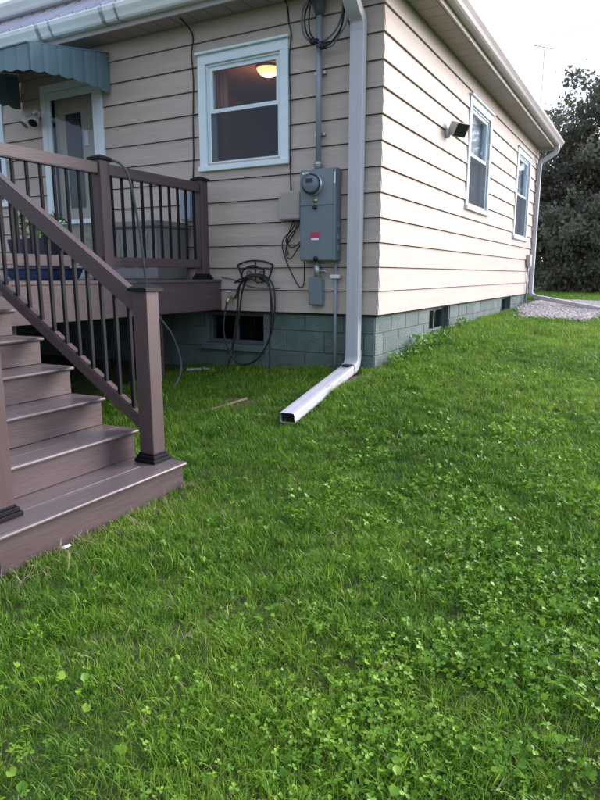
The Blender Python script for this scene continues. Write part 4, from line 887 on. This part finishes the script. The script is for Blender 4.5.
def emit_grass():
    xs, ys, ss = [], [], []
    for x0, x1, y0, y1, d, s in ((-.3, 4.2, -5.0, -1.5, 1050, .84), (-2.2, 4.5, -1.5, 1.0, 720, .92), (-.02, 5, 1.0, 5, 480, 1.0), (-.02, 6, 5, 11, 340, 1.05), (-1.8, -.3, -2.6, -1.5, 700, 1.0), (-3.5, -.3, -5.5, -3.7, 500, 1.0),
                                  (4.2, 7, -5, 1, 260, 1.2), (5, 8, 1, 11, 160, 1.4), (-6, 9, 11, 20, 130, 1.7), (-.3, 5, -7, -5, 300, 1.1)):
        x, y = area(x0, x1, y0, y1, d); xs.append(x); ys.append(y); ss.append(np.full(len(x), s))
    x, y, s = map(np.concatenate, (xs, ys, ss)); n = len(x)
    s = s*rng.uniform(.6, 1.15, n)
    s *= np.clip(.92+.25*lumps(x, y, 1.7, 3.3)+.35*lumps(x, y, 6, 8.1), .66, 1.2)
    pts = np.stack([x, y, gz(x, y)], 1)
    scatter('grass', pts, rng.uniform(0, 6.28, n), rng.normal(0, .16, (n, 2)), s, cg, 'rough mown green grass covering the lawn')
    print('tufts', n)
    m_ = rng.random(n) < .045; k = m_ & (x < 5); 
    extra = lumps(x, y, 2.3, 5.5); k = k & (extra > -.05)
    scatter('dry_grass', pts[k], rng.uniform(0, 6.28, k.sum()), rng.normal(0, .4, (k.sum(), 2)), np.full(k.sum(), .9), cdry, 'pale dry blades scattered through the lawn')
emit_grass()
dx1 = np.concatenate([rng.uniform(-.17, .02, 130), rng.uniform(-2, 0, 60), rng.uniform(0, .1, 90)]); dy1 = np.concatenate([rng.uniform(-3.76, -2.5, 130), rng.uniform(-.14, -.03, 60), rng.uniform(.2, 7, 90)]); nd = len(dx1)
scatter('dry_grass', np.stack([dx1, dy1, gz(dx1, dy1)], 1), rng.uniform(0, 6.28, nd), rng.normal(0, .4, (nd, 2)), rng.uniform(.6, 1.1, nd), cdry, 'pale dry blades caught along the step and foundation edges')
BLOB = [(1.145, -1.10, .45, 1), (1.7, -1.0, .5, .9), (.58, -1.82, .35, .9), (1.25, -2.14, .40, .7), (1.8, -2.43, .5, 1), (.91, -2.43, .4, .8), (1.95, -2.92, .45, 1), (1.58, -3.12, .4, .9), (1.93, -3.46, .45, 1.2), (1.58, -3.65, .4, 1), (1.6, -2.7, .35, .9), (1.94, -1.68, .45, 1), (1.5, -3.84, .35, 1), (.57, -3.03, .22, .25), (.08, .35, .16, 1.3), (.10, .9, .18, 1.6), (.12, 1.5, .2, 1.3), (.3, -1.3, .3, .4), (2.3, -2.6, .5, 1), (2.4, -3.4, .5, 1), (2.5, -1.5, .6, .8), (.75, .1, .5, .35), (1.2, .9, .6, .3), (3.2, -2, .8, .8), (.9, -3.5, .3, .2)]
cx_, cy_ = [], []
for bx_, by_, br, dn in BLOB:
    n = int(br*br*3.14*170*dn); a = rng.uniform(0, 6.28, n); r_ = br*np.sqrt(rng.random(n))*rng.uniform(.6, 1.25, n); cx_.append(bx_+r_*np.cos(a)); cy_.append(by_+r_*np.sin(a))
x, y = area(.2, 4.5, -5, 2, 55); cx_.append(x); cy_.append(y); x, y = area(-2, .5, -5, 0, 14); cx_.append(x); cy_.append(y)
x = np.concatenate(cx_); y = np.concatenate(cy_); k = allowed(x, y) & (lumps(x, y, 3.0, 1.1) > -.25); x, y = x[k], y[k]; n = len(x)
scatter('clover', np.stack([x, y, gz(x, y)], 1), rng.uniform(0, 6.28, n), rng.normal(0, .15, (n, 2)), rng.uniform(.45, 1.2, n), cc, 'patches of bright round leaved clover in the lawn'); print('clover', n)
# leafy weeds at the foot of the foundation
for i, (x, y, s) in enumerate([(.07, .28, .9), (.10, .62, 1.1), (.09, .98, 1.3), (.12, 1.35, 1.2), (.10, 1.85, .9), (.08, 2.6, .8)]):
    nm = ['smallest low weed at the foundation corner', 'low leafy weed second from the foundation corner', 'broad leafy weed against the side foundation', 'leafy weed left of the nearest basement window', 'leafy weed under the nearest basement window', 'small weed right of the nearest basement window'][i]
    wd_ = thing('weed', nm, 'weed', (x, y, g1(x, y)), 'weeds along the side foundation'); V = []; F_ = []; rd = random.Random(i)
    for k in range(42):
        a = rd.random()*6.28; q = .13*s*math.sqrt(rd.random()); c = Vector((x+q*math.cos(a)*.7+.02, y+q*math.sin(a), g1(x, y)+.03+.11*s*rd.random())); leaf_disc(c, Vector((rd.gauss(.3, .4), rd.gauss(-.3, .4), 1)), .017*rd.uniform(.7, 1.4)*s, V, F_, rd.random()*6.28)
    b = MB(); b.add(V, F_); b.build('leaves', 'weed', wd_)
    b = MB()
    for k in range(7): a = rd.random()*6.28; b.tube([(x, y, g1(x, y)-.02), (x+.05*math.cos(a), y+.05*math.sin(a), g1(x, y)+.05), (x+.09*math.cos(a)*s, y+.09*math.sin(a)*s, g1(x, y)+.09*s)], .0025, 4)
    b.build('stems', 'weed', wd_)
# bare soil patches
for nm, (px, py, rx, ry), lb in (('soil_patch', (-.75, -1.05, .24, .17), 'bare brown soil patch beside the dry stick'), ('soil_patch', (-.10, -.28, .14, .24), 'bare soil under the downspout elbow')):
    V = [(px, py, g1(px, py)+.014)]; n = 22
    for k in range(n):
        a = 6.283*k/n; q = 1+.22*math.sin(a*3+px*9)+.12*math.sin(a*7); V.append((px+rx*q*math.cos(a), py+ry*q*math.sin(a), g1(px+rx*q*math.cos(a), py+ry*q*math.sin(a))+.004))
    b = MB(); b.add(V, [(0, k+1, (k+1) % n+1) for k in range(n)], True); o = b.build(nm, 'dirt'); o['kind'] = 'structure'; o['label'] = lb
